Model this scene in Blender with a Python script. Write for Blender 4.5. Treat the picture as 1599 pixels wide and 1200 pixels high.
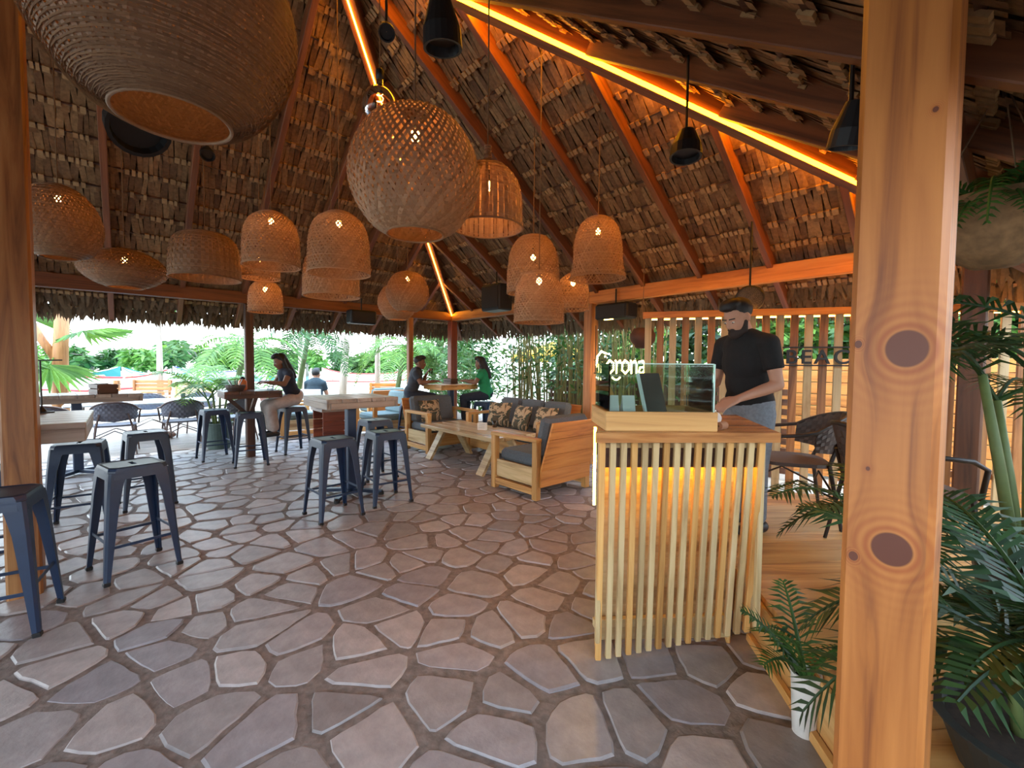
import bpy, math, random
from mathutils import Vector, Matrix, noise
RND = random.Random(11)
for _o in list(bpy.data.objects):
    bpy.data.objects.remove(_o)
SC = bpy.context.scene
COL = SC.collection
PI = math.pi
V = Vector

# ------------------------------------------------------------------ camera
F_PX, PIT, ROL, CAM_H = 690.0, 0.043, 0.008, 1.395      # focal length in pixels of the 1599 wide frame
_c, _s, _cr, _sr = math.cos(PIT), math.sin(PIT), math.cos(ROL), math.sin(ROL)
_fwd, _up0, _r0 = V((0, _c, -_s)), V((0, _s, _c)), V((1, 0, 0))
_right, _up = _r0 * _cr + _up0 * _sr, -_r0 * _sr + _up0 * _cr
cam = bpy.data.cameras.new('camera')
cam.sensor_fit = 'HORIZONTAL'
cam.sensor_width = 36.0
cam.lens = F_PX / 1599.0 * 36.0
cam.clip_start = 0.05
cam.clip_end = 600
cam_ob = bpy.data.objects.new('camera', cam)
_m = Matrix((_right, _up, -_fwd)).transposed().to_4x4()
_m.translation = V((0, 0, CAM_H))
cam_ob.matrix_world = _m
COL.objects.link(cam_ob)
SC.camera = cam_ob

# ------------------------------------------------------------------ light and exposure
SC.view_settings.view_transform = 'Standard'
SC.view_settings.look = 'None'
SC.view_settings.gamma = 1.0
SC.view_settings.exposure = 0.75
try:
    SC.view_settings.use_curve_mapping = False
except Exception:
    pass
SC.cycles.max_bounces = 8
SC.cycles.diffuse_bounces = 5
SC.cycles.glossy_bounces = 3
SC.cycles.transmission_bounces = 6
SC.cycles.transparent_max_bounces = 16
SC.cycles.caustics_reflective = False
SC.cycles.caustics_refractive = False
SC.cycles.sample_clamp_indirect = 4.0

world = bpy.data.worlds.new('world')
SC.world = world
world.use_nodes = True
_n, _l = world.node_tree.nodes, world.node_tree.links
_bg = _n['Background']
_tc = _n.new('ShaderNodeTexCoord')
_sp = _n.new('ShaderNodeSeparateXYZ')
_rp = _n.new('ShaderNodeValToRGB')
_l.new(_tc.outputs['Generated'], _sp.inputs[0])
_l.new(_sp.outputs['Z'], _rp.inputs[0])
_rp.color_ramp.elements[0].position = 0.0
_rp.color_ramp.elements[0].color = (0.90, 0.98, 1.0, 1)
_rp.color_ramp.elements[1].position = 0.7
_rp.color_ramp.elements[1].color = (0.50, 0.73, 1.0, 1)
_l.new(_rp.outputs[0], _bg.inputs['Color'])
_bg.inputs['Strength'].default_value = 4.8
_sun = bpy.data.lights.new('sun', 'SUN')
_sun.energy = 1.2
_sun.angle = math.radians(3)
_sun.color = (1.0, 0.95, 0.86)
_sun_ob = bpy.data.objects.new('sun', _sun)
_sun_ob.rotation_euler = (math.radians(18), math.radians(-14), 0)
_sun_ob.location = (-20, 25, 40)
COL.objects.link(_sun_ob)

# ------------------------------------------------------------------ frames of reference
TH = 0.722
CORNER = V((-1.21, 8.958))
DU = V((math.sin(TH), -math.cos(TH)))        # along the far side of the pavilion
DV = V((-math.cos(TH), -math.sin(TH)))       # along its long sides
RA = TH - PI / 2                             # local +x = +u, local +y = -v
def W(u, v, z=0.0):
    p = CORNER + DU * u + DV * v
    return V((p.x, p.y, z))
def UV(p):
    q = V((p[0], p[1])) - CORNER
    return q.dot(DU), q.dot(DV)
def ray(px, py):
    X, Y = px - 800.0, py - 600.0
    x, y = X * _cr + Y * _sr, -X * _sr + Y * _cr
    d = _r0 * x + _fwd * F_PX - _up0 * y
    return d / d.y
def G(px, py, z=0.0):                        # where the line of sight meets height z
    r = ray(px, py)
    t = (z - CAM_H) / r.z
    return V((0, 0, CAM_H)) + r * t
def DP(px, py, d):                           # the point at distance d ahead
    return V((0, 0, CAM_H)) + ray(px, py) * d
def PX(p):
    d = V(p) - V((0, 0, CAM_H))
    f = d.dot(_fwd)
    return 800 + F_PX * d.dot(_right) / f, 600 - F_PX * d.dot(_up) / f, f

# ------------------------------------------------------------------ mesh builder
class MB:
    def __init__(s):
        s.v, s.f = [], []
    def add(s, vs, fs):
        k = len(s.v)
        s.v += [V(p) for p in vs]
        s.f += [tuple(i + k for i in f) for f in fs]
        return s
    def box(s, c, d, M=None, ch=0.0):
        hx, hy, hz = d[0] / 2, d[1] / 2, d[2] / 2
        c = V(c)
        if ch <= 0:
            vs = [V((x, y, z)) for z in (-hz, hz) for x, y in ((-hx, -hy), (hx, -hy), (hx, hy), (-hx, hy))]
            fs = [(3, 2, 1, 0), (4, 5, 6, 7), (0, 1, 5, 4), (1, 2, 6, 5), (2, 3, 7, 6), (3, 0, 4, 7)]
        else:
            e = min(ch, hx * .9, hy * .9, hz * .9)
            def ring(z, i):
                a, b = hx - i, hy - i
                return [(-a, -b + e, z), (-a + e, -b, z), (a - e, -b, z), (a, -b + e, z), (a, b - e, z), (a - e, b, z), (-a + e, b, z), (-a, b - e, z)]
            vs = [V(p) for p in ring(-hz, e * .7) + ring(-hz + e, 0) + ring(hz - e, 0) + ring(hz, e * .7)]
            fs = [tuple(range(7, -1, -1)), tuple(range(24, 32))]
            for r in range(3):
                for i in range(8):
                    j = (i + 1) % 8
                    fs.append((r * 8 + i, r * 8 + j, r * 8 + 8 + j, r * 8 + 8 + i))
        if M is not None:
            vs = [M @ p for p in vs]
        return s.add([c + p for p in vs], fs)
    def bar(s, p0, p1, w, h, up=(0, 0, 1)):            # a straight board from p0 to p1
        p0, p1, up = V(p0), V(p1), V(up)
        d = (p1 - p0).normalized()
        x = d.cross(up)
        if x.length < 1e-4:
            x = d.cross(V((1, 0, 0)))
        x.normalize()
        y = x.cross(d).normalized()
        vs = []
        for p in (p0, p1):
            vs += [p + x * a * w / 2 + y * b * h / 2 for a, b in ((-1, -1), (1, -1), (1, 1), (-1, 1))]
        return s.add(vs, [(0, 1, 2, 3), (7, 6, 5, 4), (0, 4, 5, 1), (1, 5, 6, 2), (2, 6, 7, 3), (3, 7, 4, 0)])
    def tube(s, pts, r, n=8, cap=True):
        pts = [V(p) for p in pts]
        rs = r if isinstance(r, (list, tuple)) else [r] * len(pts)
        k, m = len(s.v), len(pts)
        ref = None
        for i, p in enumerate(pts):
            d = (pts[min(i + 1, m - 1)] - pts[max(i - 1, 0)])
            d = d.normalized() if d.length > 1e-9 else V((0, 0, 1))
            if ref is None:
                ref = V((0, 0, 1)) if abs(d.z) < .9 else V((1, 0, 0))
            a = (ref - d * ref.dot(d)).normalized()
            ref = a
            b = d.cross(a)
            for j in range(n):
                t = 2 * PI * j / n
                s.v.append(p + (a * math.cos(t) + b * math.sin(t)) * rs[i])
        for i in range(m - 1):
            for j in range(n):
                q = (j + 1) % n
                s.f.append((k + i * n + j, k + i * n + q, k + i * n + n + q, k + i * n + n + j))
        if cap:
            s.f.append(tuple(k + j for j in range(n - 1, -1, -1)))
            s.f.append(tuple(k + (m - 1) * n + j for j in range(n)))
        return s
    def lathe(s, prof, n=24, c=(0, 0, 0), cap=False, M=None):
        k = len(s.v)
        c = V(c)
        for r, z in prof:
            for j in range(n):
                t = 2 * PI * j / n
                p = V((r * math.cos(t), r * math.sin(t), z))
                s.v.append(c + (M @ p if M is not None else p))
        for i in range(len(prof) - 1):
            for j in range(n):
                q = (j + 1) % n
                s.f.append((k + i * n + j, k + i * n + q, k + i * n + n + q, k + i * n + n + j))
        if cap:
            s.f.append(tuple(k + j for j in range(n - 1, -1, -1)))
            s.f.append(tuple(k + (len(prof) - 1) * n + j for j in range(n)))
        return s
    def ball(s, c, r, n=12, m=8, M=None):
        rr = r if isinstance(r, (list, tuple)) else (r, r, r)
        c = V(c)
        k = len(s.v)
        def tr(p):
            return c + (M @ p if M is not None else p)
        s.v.append(tr(V((0, 0, -rr[2]))))
        for i in range(1, m):
            a = -PI / 2 + PI * i / m
            for j in range(n):
                t = 2 * PI * j / n
                s.v.append(tr(V((rr[0] * math.cos(a) * math.cos(t), rr[1] * math.cos(a) * math.sin(t), rr[2] * math.sin(a)))))
        s.v.append(tr(V((0, 0, rr[2]))))
        top = len(s.v) - 1
        for j in range(n):
            q = (j + 1) % n
            s.f.append((k, k + 1 + q, k + 1 + j))
            s.f.append((top, k + 1 + (m - 2) * n + j, k + 1 + (m - 2) * n + q))
            for i in range(m - 2):
                s.f.append((k + 1 + i * n + j, k + 1 + i * n + q, k + 1 + i * n + n + q, k + 1 + i * n + n + j))
        return s
    def prism(s, poly, z0, z1):
        n = len(poly)
        vs = [V((p[0], p[1], z0)) for p in poly] + [V((p[0], p[1], z1)) for p in poly]
        fs = [tuple(range(n - 1, -1, -1)), tuple(range(n, 2 * n))]
        fs += [(i, (i + 1) % n, n + (i + 1) % n, n + i) for i in range(n)]
        return s.add(vs, fs)
    def capsule(s, p0, r0, p1, r1, n=12):
        s.tube([p0, p1], [r0, r1], n)
        s.ball(p0, r0, n, 8)
        s.ball(p1, r1, n, 8)
        return s
    def mesh(s, name, m=None, smooth=False):
        me = bpy.data.meshes.new(name)
        me.from_pydata([tuple(p) for p in s.v], [], s.f)
        me.update()
        if smooth:
            me.polygons.foreach_set('use_smooth', [True] * len(me.polygons))
        if m is not None:
            me.materials.append(m)
        return me
    def build(s, name, m, parent=None, smooth=False, **kw):
        return obj(name, s.mesh(name, m, smooth), parent, **kw)

def obj(name, me, parent=None, loc=None, rz=None, M=None, kind=None, label=None):
    o = bpy.data.objects.new(name, me)
    COL.objects.link(o)
    if parent is not None:
        o.parent = parent
    if M is not None:
        o.matrix_local = M
    if loc is not None:
        o.location = loc
    if rz is not None:
        o.rotation_euler = (0, 0, rz)
    if kind:
        o['kind'] = kind
    if label:
        o['label'] = label
    return o
def tag(o, label, cat, group=None, kind=None):
    o['label'] = label
    o['category'] = cat
    if group:
        o['group'] = group
    if kind:
        o['kind'] = kind
    return o
def thing(name, label, cat, loc=(0, 0, 0), rz=0.0, group=None):
    o = bpy.data.objects.new(name, None)
    o.empty_display_size = .1
    COL.objects.link(o)
    o.location = loc
    o.rotation_euler = (0, 0, rz)
    return tag(o, label, cat, group)
def struct(name, label=None):
    o = bpy.data.objects.new(name, None)
    o.empty_display_size = .1
    COL.objects.link(o)
    o['kind'] = 'structure'
    if label:
        o['label'] = label
    return o
def dup(root, loc, rz, label=None, group=None):
    r = root.copy()
    COL.objects.link(r)
    r.location = loc
    r.rotation_euler = (0, 0, rz)
    if label:
        r['label'] = label
    if group:
        r['group'] = group
    for ch in list(root.children):
        c = ch.copy()
        COL.objects.link(c)
        c.parent = r
        for g in list(ch.children):
            d = g.copy()
            COL.objects.link(d)
            d.parent = c
    return r
def axis_matrix(p0, p1, up=(0, 0, 1)):
    p0, p1, up = V(p0), V(p1), V(up)
    x = (p1 - p0).normalized()
    y = up.cross(x)
    if y.length < 1e-4:
        y = V((0, 1, 0)).cross(x)
    y.normalize()
    z = x.cross(y)
    M = Matrix((x, y, z)).transposed().to_4x4()
    M.translation = (p0 + p1) / 2
    return M, (p1 - p0).length
def timber(name, p0, p1, w, h, tone='warm', parent=None, up=(0, 0, 1), ch=.006, m=None, **kw):
    M, L = axis_matrix(p0, p1, up)
    return MB().box((0, 0, 0), (L, w, h), None, ch).build(name, m or wood('x', tone), parent, M=M, **kw)

# ------------------------------------------------------------------ materials
def lin(c):
    return tuple((x / 12.92 if x <= .04045 else ((x + .055) / 1.055) ** 2.4) for x in (v / 255.0 for v in c))
_MATS = {}
def newmat(name):
    m = bpy.data.materials.new(name)
    m.use_nodes = True
    nt = m.node_tree
    b = nt.nodes['Principled BSDF']
    return m, nt.nodes, nt.links, b
def c4(c):
    return (c[0], c[1], c[2], 1.0)
def plain(name, rgb, rough=.6, metal=0.0, var=.12, scale=18.0, bump=0.0, spec=.5):
    if name in _MATS:
        return _MATS[name]
    m, n, l, b = newmat(name)
    col = lin(rgb)
    tc = n.new('ShaderNodeTexCoord')
    nz = n.new('ShaderNodeTexNoise')
    nz.inputs['Scale'].default_value = scale
    nz.inputs['Detail'].default_value = 4
    l.new(tc.outputs['Object'], nz.inputs['Vector'])
    rp = n.new('ShaderNodeValToRGB')
    rp.color_ramp.elements[0].position = .3
    rp.color_ramp.elements[1].position = .7
    rp.color_ramp.elements[0].color = c4([x * (1 - var) for x in col])
    rp.color_ramp.elements[1].color = c4([min(1, x * (1 + var)) for x in col])
    l.new(nz.outputs['Fac'], rp.inputs[0])
    l.new(rp.outputs[0], b.inputs['Base Color'])
    b.inputs['Roughness'].default_value = rough
    b.inputs['Metallic'].default_value = metal
    b.inputs['Specular IOR Level'].default_value = spec
    if bump:
        bp = n.new('ShaderNodeBump')
        bp.inputs['Strength'].default_value = bump
        bp.inputs['Distance'].default_value = .01
        l.new(nz.outputs['Fac'], bp.inputs['Height'])
        l.new(bp.outputs[0], b.inputs['Normal'])
    _MATS[name] = m
    return m
def emit(name, rgb, strength):
    if name in _MATS:
        return _MATS[name]
    m, n, l, b = newmat(name)
    b.inputs['Base Color'].default_value = c4(lin(rgb))
    b.inputs['Emission Color'].default_value = c4(lin(rgb))
    b.inputs['Emission Strength'].default_value = strength
    _MATS[name] = m
    return m
TONES = {   # light, mid, dark line
    'warm':   ((190, 138, 84), (164, 108, 60), (112, 66, 34)),
    'pine':   ((222, 176, 112), (200, 148, 84), (150, 96, 50)),
    'pale':   ((214, 190, 148), (194, 166, 120), (146, 112, 72)),
    'dark':   ((104, 66, 42), (82, 50, 32), (52, 30, 20)),
    'red':    ((150, 76, 44), (124, 58, 34), (84, 38, 24)),
    'grey':   ((176, 160, 146), (156, 140, 128), (120, 104, 94)),
    'deck':   ((150, 132, 120), (130, 112, 102), (98, 82, 74)),
    'orange': ((226, 158, 84), (206, 132, 62), (160, 92, 44)),
    'roof':   ((142, 84, 46), (116, 66, 36), (76, 40, 22)),
}
def wood(axis='x', tone='warm', rough=.5):
    key = 'wood_%s_%s_%s' % (axis, tone, rough)
    if key in _MATS:
        return _MATS[key]
    m, n, l, b = newmat(key)
    li, mi, da = [lin(c) for c in TONES[tone]]
    tc = n.new('ShaderNodeTexCoord')
    oi = n.new('ShaderNodeObjectInfo')
    mp = n.new('ShaderNodeMapping')
    sc = {'x': (.9, 14, 14), 'y': (14, .9, 14), 'z': (14, 14, .9)}[axis]
    mp.inputs['Scale'].default_value = sc
    ad = n.new('ShaderNodeVectorMath')
    ad.operation = 'ADD'
    mu = n.new('ShaderNodeVectorMath')
    mu.operation = 'SCALE'
    cx = n.new('ShaderNodeCombineXYZ')
    for k in range(3):
        l.new(oi.outputs['Random'], cx.inputs[k])
    l.new(cx.outputs[0], mu.inputs[0])
    mu.inputs['Scale'].default_value = 37.0
    l.new(tc.outputs['Object'], mp.inputs['Vector'])
    l.new(mp.outputs[0], ad.inputs[0])
    l.new(mu.outputs[0], ad.inputs[1])
    nz = n.new('ShaderNodeTexNoise')
    nz.inputs['Scale'].default_value = 1.0
    nz.inputs['Detail'].default_value = 6
    nz.inputs['Roughness'].default_value = .62
    nz.inputs['Distortion'].default_value = .8
    l.new(ad.outputs[0], nz.inputs['Vector'])
    rp = n.new('ShaderNodeValToRGB')
    e = rp.color_ramp.elements
    e[0].position = .3
    e[0].color = c4(da)
    e[1].position = .72
    e[1].color = c4(li)
    x = e.new(.48)
    x.color = c4(mi)
    l.new(nz.outputs['Fac'], rp.inputs[0])
    hs = n.new('ShaderNodeHueSaturation')
    mr = n.new('ShaderNodeMapRange')
    mr.inputs[3].default_value = .82
    mr.inputs[4].default_value = 1.15
    l.new(oi.outputs['Random'], mr.inputs[0])
    l.new(mr.outputs[0], hs.inputs['Value'])
    l.new(rp.outputs[0], hs.inputs['Color'])
    l.new(hs.outputs[0], b.inputs['Base Color'])
    b.inputs['Roughness'].default_value = rough
    bp = n.new('ShaderNodeBump')
    bp.inputs['Strength'].default_value = .25
    bp.inputs['Distance'].default_value = .004
    l.new(nz.outputs['Fac'], bp.inputs['Height'])
    l.new(bp.outputs[0], b.inputs['Normal'])
    _MATS[key] = m
    return m
def island(name, cols, rough=.7, trans=0.0, scale=20.0, stretch=(1, 1, 1), bump=.3, fine=.35):
    """colour varies from piece to piece (leaf, stone, strip), with a fine grain on each"""
    if name in _MATS:
        return _MATS[name]
    m, n, l, b = newmat(name)
    ge = n.new('ShaderNodeNewGeometry')
    oi = n.new('ShaderNodeObjectInfo')
    ad = n.new('ShaderNodeMath')
    ad.operation = 'ADD'
    fr = n.new('ShaderNodeMath')
    fr.operation = 'FRACT'
    l.new(ge.outputs['Random Per Island'], ad.inputs[0])
    l.new(oi.outputs['Random'], ad.inputs[1])
    l.new(ad.outputs[0], fr.inputs[0])
    rp = n.new('ShaderNodeValToRGB')
    e = rp.color_ramp.elements
    k = len(cols)
    e[0].color = c4(lin(cols[0]))
    e[1].color = c4(lin(cols[-1]))
    for i in range(1, k - 1):
        x = e.new(i / (k - 1))
        x.color = c4(lin(cols[i]))
    l.new(fr.outputs[0], rp.inputs[0])
    tc = n.new('ShaderNodeTexCoord')
    mp = n.new('ShaderNodeMapping')
    mp.inputs['Scale'].default_value = stretch
    l.new(tc.outputs['Object'], mp.inputs[0])
    nz = n.new('ShaderNodeTexNoise')
    nz.inputs['Scale'].default_value = scale
    nz.inputs['Detail'].default_value = 5
    nz.inputs['Roughness'].default_value = .6
    l.new(mp.outputs[0], nz.inputs['Vector'])
    mr = n.new('ShaderNodeMapRange')
    mr.inputs[1].default_value = .25
    mr.inputs[2].default_value = .75
    mr.inputs[3].default_value = 1 - fine
    mr.inputs[4].default_value = 1 + fine * .6
    l.new(nz.outputs['Fac'], mr.inputs[0])
    hs = n.new('ShaderNodeHueSaturation')
    l.new(mr.outputs[0], hs.inputs['Value'])
    l.new(rp.outputs[0], hs.inputs['Color'])
    l.new(hs.outputs[0], b.inputs['Base Color'])
    b.inputs['Roughness'].default_value = rough
    if bump:
        bp = n.new('ShaderNodeBump')
        bp.inputs['Strength'].default_value = bump
        bp.inputs['Distance'].default_value = .01
        l.new(nz.outputs['Fac'], bp.inputs['Height'])
        l.new(bp.outputs[0], b.inputs['Normal'])
    if trans:
        tr = n.new('ShaderNodeBsdfTranslucent')
        l.new(hs.outputs[0], tr.inputs['Color'])
        mx = n.new('ShaderNodeMixShader')
        mx.inputs[0].default_value = trans
        l.new(b.outputs[0], mx.inputs[1])
        l.new(tr.outputs[0], mx.inputs[2])
        l.new(mx.outputs[0], n['Material Output'].inputs['Surface'])
    _MATS[name] = m
    return m
def pane_glass(name='clear_glass', tint=(235, 245, 240)):
    if name in _MATS:
        return _MATS[name]
    m, n, l, b = newmat(name)
    n.remove(b)
    tr = n.new('ShaderNodeBsdfTransparent')
    tr.inputs['Color'].default_value = c4(lin(tint))
    gl = n.new('ShaderNodeBsdfGlossy')
    gl.inputs['Roughness'].default_value = .03
    fr = n.new('ShaderNodeFresnel')
    fr.inputs['IOR'].default_value = 1.5
    mx = n.new('ShaderNodeMixShader')
    l.new(fr.outputs[0], mx.inputs[0])
    l.new(tr.outputs[0], mx.inputs[1])
    l.new(gl.outputs[0], mx.inputs[2])
    l.new(mx.outputs[0], n['Material Output'].inputs['Surface'])
    _MATS[name] = m
    return m
M_STONE = island('stone_slab', [(138, 130, 130), (164, 156, 156), (150, 142, 142), (178, 168, 166), (144, 138, 144)], rough=.4, scale=9, bump=.55, fine=.3)
M_MORTAR = plain('mortar', (126, 114, 108), .8, var=.3, scale=26, bump=.8)
M_THATCH = island('palm_thatch', [(112, 78, 50), (142, 104, 68), (166, 128, 86), (126, 90, 58), (150, 112, 72)], rough=.75, trans=.12, scale=30, bump=.3, fine=.4)
M_FOLD = island('leaf_fold', [(146, 110, 70), (176, 138, 94), (160, 124, 82)], rough=.7, scale=30, bump=0, fine=.3)
M_FRINGE = island('thatch_fringe', [(96, 78, 60), (124, 104, 80), (110, 92, 72), (138, 116, 90)], rough=.85, trans=.1, scale=30, bump=0, fine=.3)
M_SLAB = plain('thatch_back', (88, 66, 44), .9, var=.35, scale=14, bump=.6)
M_RATTAN = island('rattan', [(176, 138, 104), (160, 122, 88), (190, 152, 116)], rough=.6, trans=.25, scale=60, bump=0, fine=.15)
M_RATTAN_D = island('dark_rattan', [(150, 114, 84), (134, 100, 72), (164, 126, 92)], rough=.6, trans=.2, scale=60, bump=0, fine=.15)
M_CORD = plain('cord', (120, 92, 66), .8)
M_STEEL = plain('blue_steel', (20, 42, 72), .42, .0, var=.08, spec=.6)
M_BLACK = plain('black_plastic', (20, 20, 22), .5, var=.1)
M_IRON = plain('black_iron', (34, 32, 32), .45, .3, var=.1)
M_WICKER = island('wicker', [(62, 50, 46), (84, 68, 60), (72, 58, 52)], rough=.6, scale=40, bump=0, fine=.2)
M_WICKER_OUT = island('grey_wicker', [(84, 84, 96), (104, 104, 114), (94, 94, 104)], rough=.6, scale=40, bump=0, fine=.2)
M_LED = emit('led_strip', (255, 160, 16), 32)
M_LEDW = emit('led_warm', (255, 200, 96), 16)
M_BULB = emit('bulb_light', (255, 176, 92), 58)
M_GREY_CUSH = plain('grey_canvas', (92, 98, 104), .9, var=.12, scale=60, bump=.2)
M_TEAL_CUSH = plain('teal_canvas', (110, 128, 130), .9, var=.12, scale=60, bump=.2)
LEAF_COLS = [(40, 74, 30), (58, 96, 40), (74, 116, 50), (50, 86, 40)]
M_LEAF = island('palm_leaf', LEAF_COLS, rough=.5, trans=.3, scale=20, bump=0, fine=.2)
M_LEAF_Y = island('bright_leaf', [(70, 112, 40), (98, 140, 54), (120, 158, 66), (84, 128, 52)], rough=.5, trans=.35, scale=20, bump=0, fine=.2)
M_LEAF_T = island('tree_leaf', [(60, 92, 48), (84, 118, 58), (104, 132, 66), (72, 104, 60)], rough=.6, trans=.3, scale=10, bump=0, fine=.2)
M_LEAF_DK = island('deep_leaf', [(26, 50, 24), (38, 66, 30), (48, 80, 36), (32, 58, 30)], rough=.5, trans=.25, scale=20, bump=0, fine=.2)
M_STEM = plain('green_stem', (96, 110, 62), .6)
M_SKIN = plain('skin', (188, 138, 112), .55, var=.06, scale=8)
M_SKIN_D = plain('brown_skin', (126, 86, 64), .55, var=.06, scale=8)
M_HAIR = plain('dark_hair', (26, 20, 18), .6, var=.2, scale=60)

# ================================================================== floors and ground
def clip(poly, n, d):                        # keep the side where n.p <= d
    out = []
    m = len(poly)
    for i in range(m):
        a, b = poly[i], poly[(i + 1) % m]
        da, db = a.dot(n) - d, b.dot(n) - d
        if da <= 0:
            out.append(a)
        if (da < 0 < db) or (db < 0 < da):
            out.append(a + (b - a) * (da / (da - db)))
    return out
U0, U1, V0, V1 = -1.2, 8.7, -.55, 8.6
def stone_cells():
    r = random.Random(5)
    pts = []
    n_try = 0
    while n_try < 9000:
        n_try += 1
        p = V((r.uniform(U0 - .3, U1 + .3), r.uniform(V0 - .3, V1 + .3)))
        md = .13 + .25 * r.random()
        if all((p - q).length > md for q in pts):
            pts.append(p)
    cells = []
    for i, p in enumerate(pts):
        poly = [p + V(c) for c in ((-.5, -.5), (.5, -.5), (.5, .5), (-.5, .5))]
        for j, q in enumerate(pts):
            if i == j:
                continue
            d = q - p
            L = d.length
            if L > 1.1:
                continue
            n = d / L
            rr = random.Random(min(i, j) * 7919 + max(i, j))
            gap = .004 + .018 * rr.random() ** 2
            poly = clip(poly, n, n.dot((p + q) / 2) - gap)
            if len(poly) < 3:
                break
        for n, d in ((V((-1, 0)), -U0), (V((1, 0)), U1), (V((0, -1)), -V0), (V((0, 1)), V1)):
            if len(poly) >= 3:
                poly = clip(poly, n, d)
        if len(poly) < 3:
            continue
        area = abs(sum(poly[k].x * poly[(k + 1) % len(poly)].y - poly[(k + 1) % len(poly)].x * poly[k].y for k in range(len(poly)))) / 2
        if area < .008:
            continue
        # cut the corners and roughen the edge
        c = sum(poly, V((0, 0))) / len(poly)
        rim = []
        for k in range(len(poly)):
            a, b = poly[k], poly[(k + 1) % len(poly)]
            m = max(1, int((b - a).length / .06))
            for t in range(m):
                f = (t + (.12 if t == 0 else 0)) / m
                q = a.lerp(b, f)
                if t == 0 and m == 1:
                    q = a.lerp(b, .2)
                w = 1 - .075 * r.random() - (.03 if t == 0 else 0)
                rim.append(c + (q - c) * w)
        cells.append((c, rim, area))
    return cells
def on_room(p, z):
    return W(p.x, p.y, z)
def stone_mesh(mb, c, rim, origin, r):
    n = len(rim)
    h = r.uniform(-.004, .004)
    tx, ty = r.uniform(-.012, .012), r.uniform(-.012, .012)
    def q(p, z):
        return on_room(p, z + (0 if z < -.01 else (p - c).x * tx + (p - c).y * ty)) - origin
    vs = [q(p, -.03) for p in rim] + [q(c + (p - c) * .985, -.006 + h) for p in rim]
    vs += [q(c + (p - c) * .93, .0 + h) for p in rim]
    mid = [q(c + (p - c) * .5, .003 + h + r.uniform(-.003, .003)) for p in rim[::2]]
    k2 = len(mid)
    vs += mid + [q(c, .002 + h)]
    fs = []
    for i in range(n):
        j = (i + 1) % n
        fs.append((j, i, n + i, n + j))
        fs.append((n + j, n + i, 2 * n + i, 2 * n + j))
    fs.append(tuple(2 * n + i for i in range(n - 1, -1, -1)) if False else tuple(range(3 * n - 1, 2 * n - 1, -1)))
    vs = vs[:3 * n]
    mb.add(vs, fs)

floor = MB().prism([W(*p).xy for p in ((U0, V0), (U1, V0), (U1, V1), (U0, V1))][::-1], -.16, -.007).build('floor', M_MORTAR)
tag(floor, 'crazy paving of grey stone slabs in brown mortar', 'floor')
del floor['category']
floor['kind'] = 'structure'
_cells = stone_cells()
def _score(c):
    p = on_room(c[0], 0)
    x, y, f = PX(p)
    inside = f > .3 and -80 < x < 1680 and 500 < y < 1290
    return (0 if inside else 1, (p - V((0, 0, CAM_H))).length / math.sqrt(c[2]))
_cells.sort(key=_score)
_rs = random.Random(3)
_rest = MB()
for i, (c, rim, area) in enumerate(_cells):
    if i < 300:
        o = on_room(c, 0)
        mb = MB()
        stone_mesh(mb, c, rim, o, _rs)
        mb.build('stone', M_STONE, floor, loc=o)
    else:
        stone_mesh(_rest, c, rim, V((0, 0, 0)), _rs)
_rest.build('stone_paving', M_STONE, floor, kind='stuff', label='stone slabs of the paving farther off')

# timber deck towards the beach
deck = struct('floor_deck', 'pale weathered plank deck between the stone paving and the sand')
for k in range(30):
    u = -1.22 - .145 * k
    timber('plank', W(u - .07, 8.8, -.02), W(u - .07, -2.6, -.02), .136, .04, 'deck', deck)
MB().prism([W(*p).xy for p in ((-5.6, -2.6), (-1.2, -2.6), (-1.2, 8.8), (-5.6, 8.8))][::-1], -.16, -.045).build('joist_bed', M_MORTAR, deck)

M_SAND = plain('sand', (190, 178, 160), .9, var=.1, scale=1.5, bump=.3)
gr = MB()
gr.add([(-260, -60, -.17), (260, -60, -.17), (260, 60, -.17), (-260, 60, -.17), (260, 320, 1.2), (-260, 320, 1.2)], [(0, 1, 2, 3), (3, 2, 4, 5)])
g = gr.build('ground', M_SAND)
g['kind'] = 'structure'
g['label'] = 'pale sand of the beach'
M_WATER = plain('sea_water', (70, 150, 150), .12, var=.15, scale=.4, bump=.4)
w_ = MB().prism([(-120, 40), (-24, 36), (-2, 44), (-2, 58), (-120, 56)], -.165, -.13).build('water_shallow', M_WATER)
w_['kind'] = 'structure'
w_['label'] = 'shallow turquoise water beyond the boats'

# raised deck behind the counter
RD = .26
rd = struct('floor_platform', 'raised timber platform behind the counter')
_rp = [V(p) for p in ((1.26, 2.2), (1.12, 1.2), (1.06, .62), (2.4, -.1), (5.0, 2.2), (4.6, 3.35), (1.32, 4.34))]
def clip_poly_line(poly, y0, y1):
    p = clip(poly, V((0, -1)), -y0)
    return clip(p, V((0, 1)), y1) if len(p) > 2 else []
_M = Matrix.Rotation(math.radians(-7), 2)
_Mi = _M.inverted()
_rot = [_M @ p for p in _rp]
_ys = [p.y for p in _rot]
y = min(_ys)
while y < max(_ys):
    q = clip_poly_line(_rot, y, y + .138)
    if len(q) > 2:
        q = [_Mi @ p for p in q]
        q2 = []
        for p in q:
            if not q2 or (p - q2[-1]).length > 1e-4:
                q2.append(p)
        if len(q2) > 2:
            c = sum(q2, V((0, 0))) / len(q2)
            MB().prism([p - c for p in q2], -.03, 0).build('plank', wood('x', 'pine', .4), rd, loc=(c.x, c.y, RD))
    y += .142
MB().prism([(p - V((2.2, 2))) * .995 + V((2.2, 2)) for p in _rp], -.02, RD - .032).build('platform_base', wood('y', 'pine'), rd)
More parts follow.
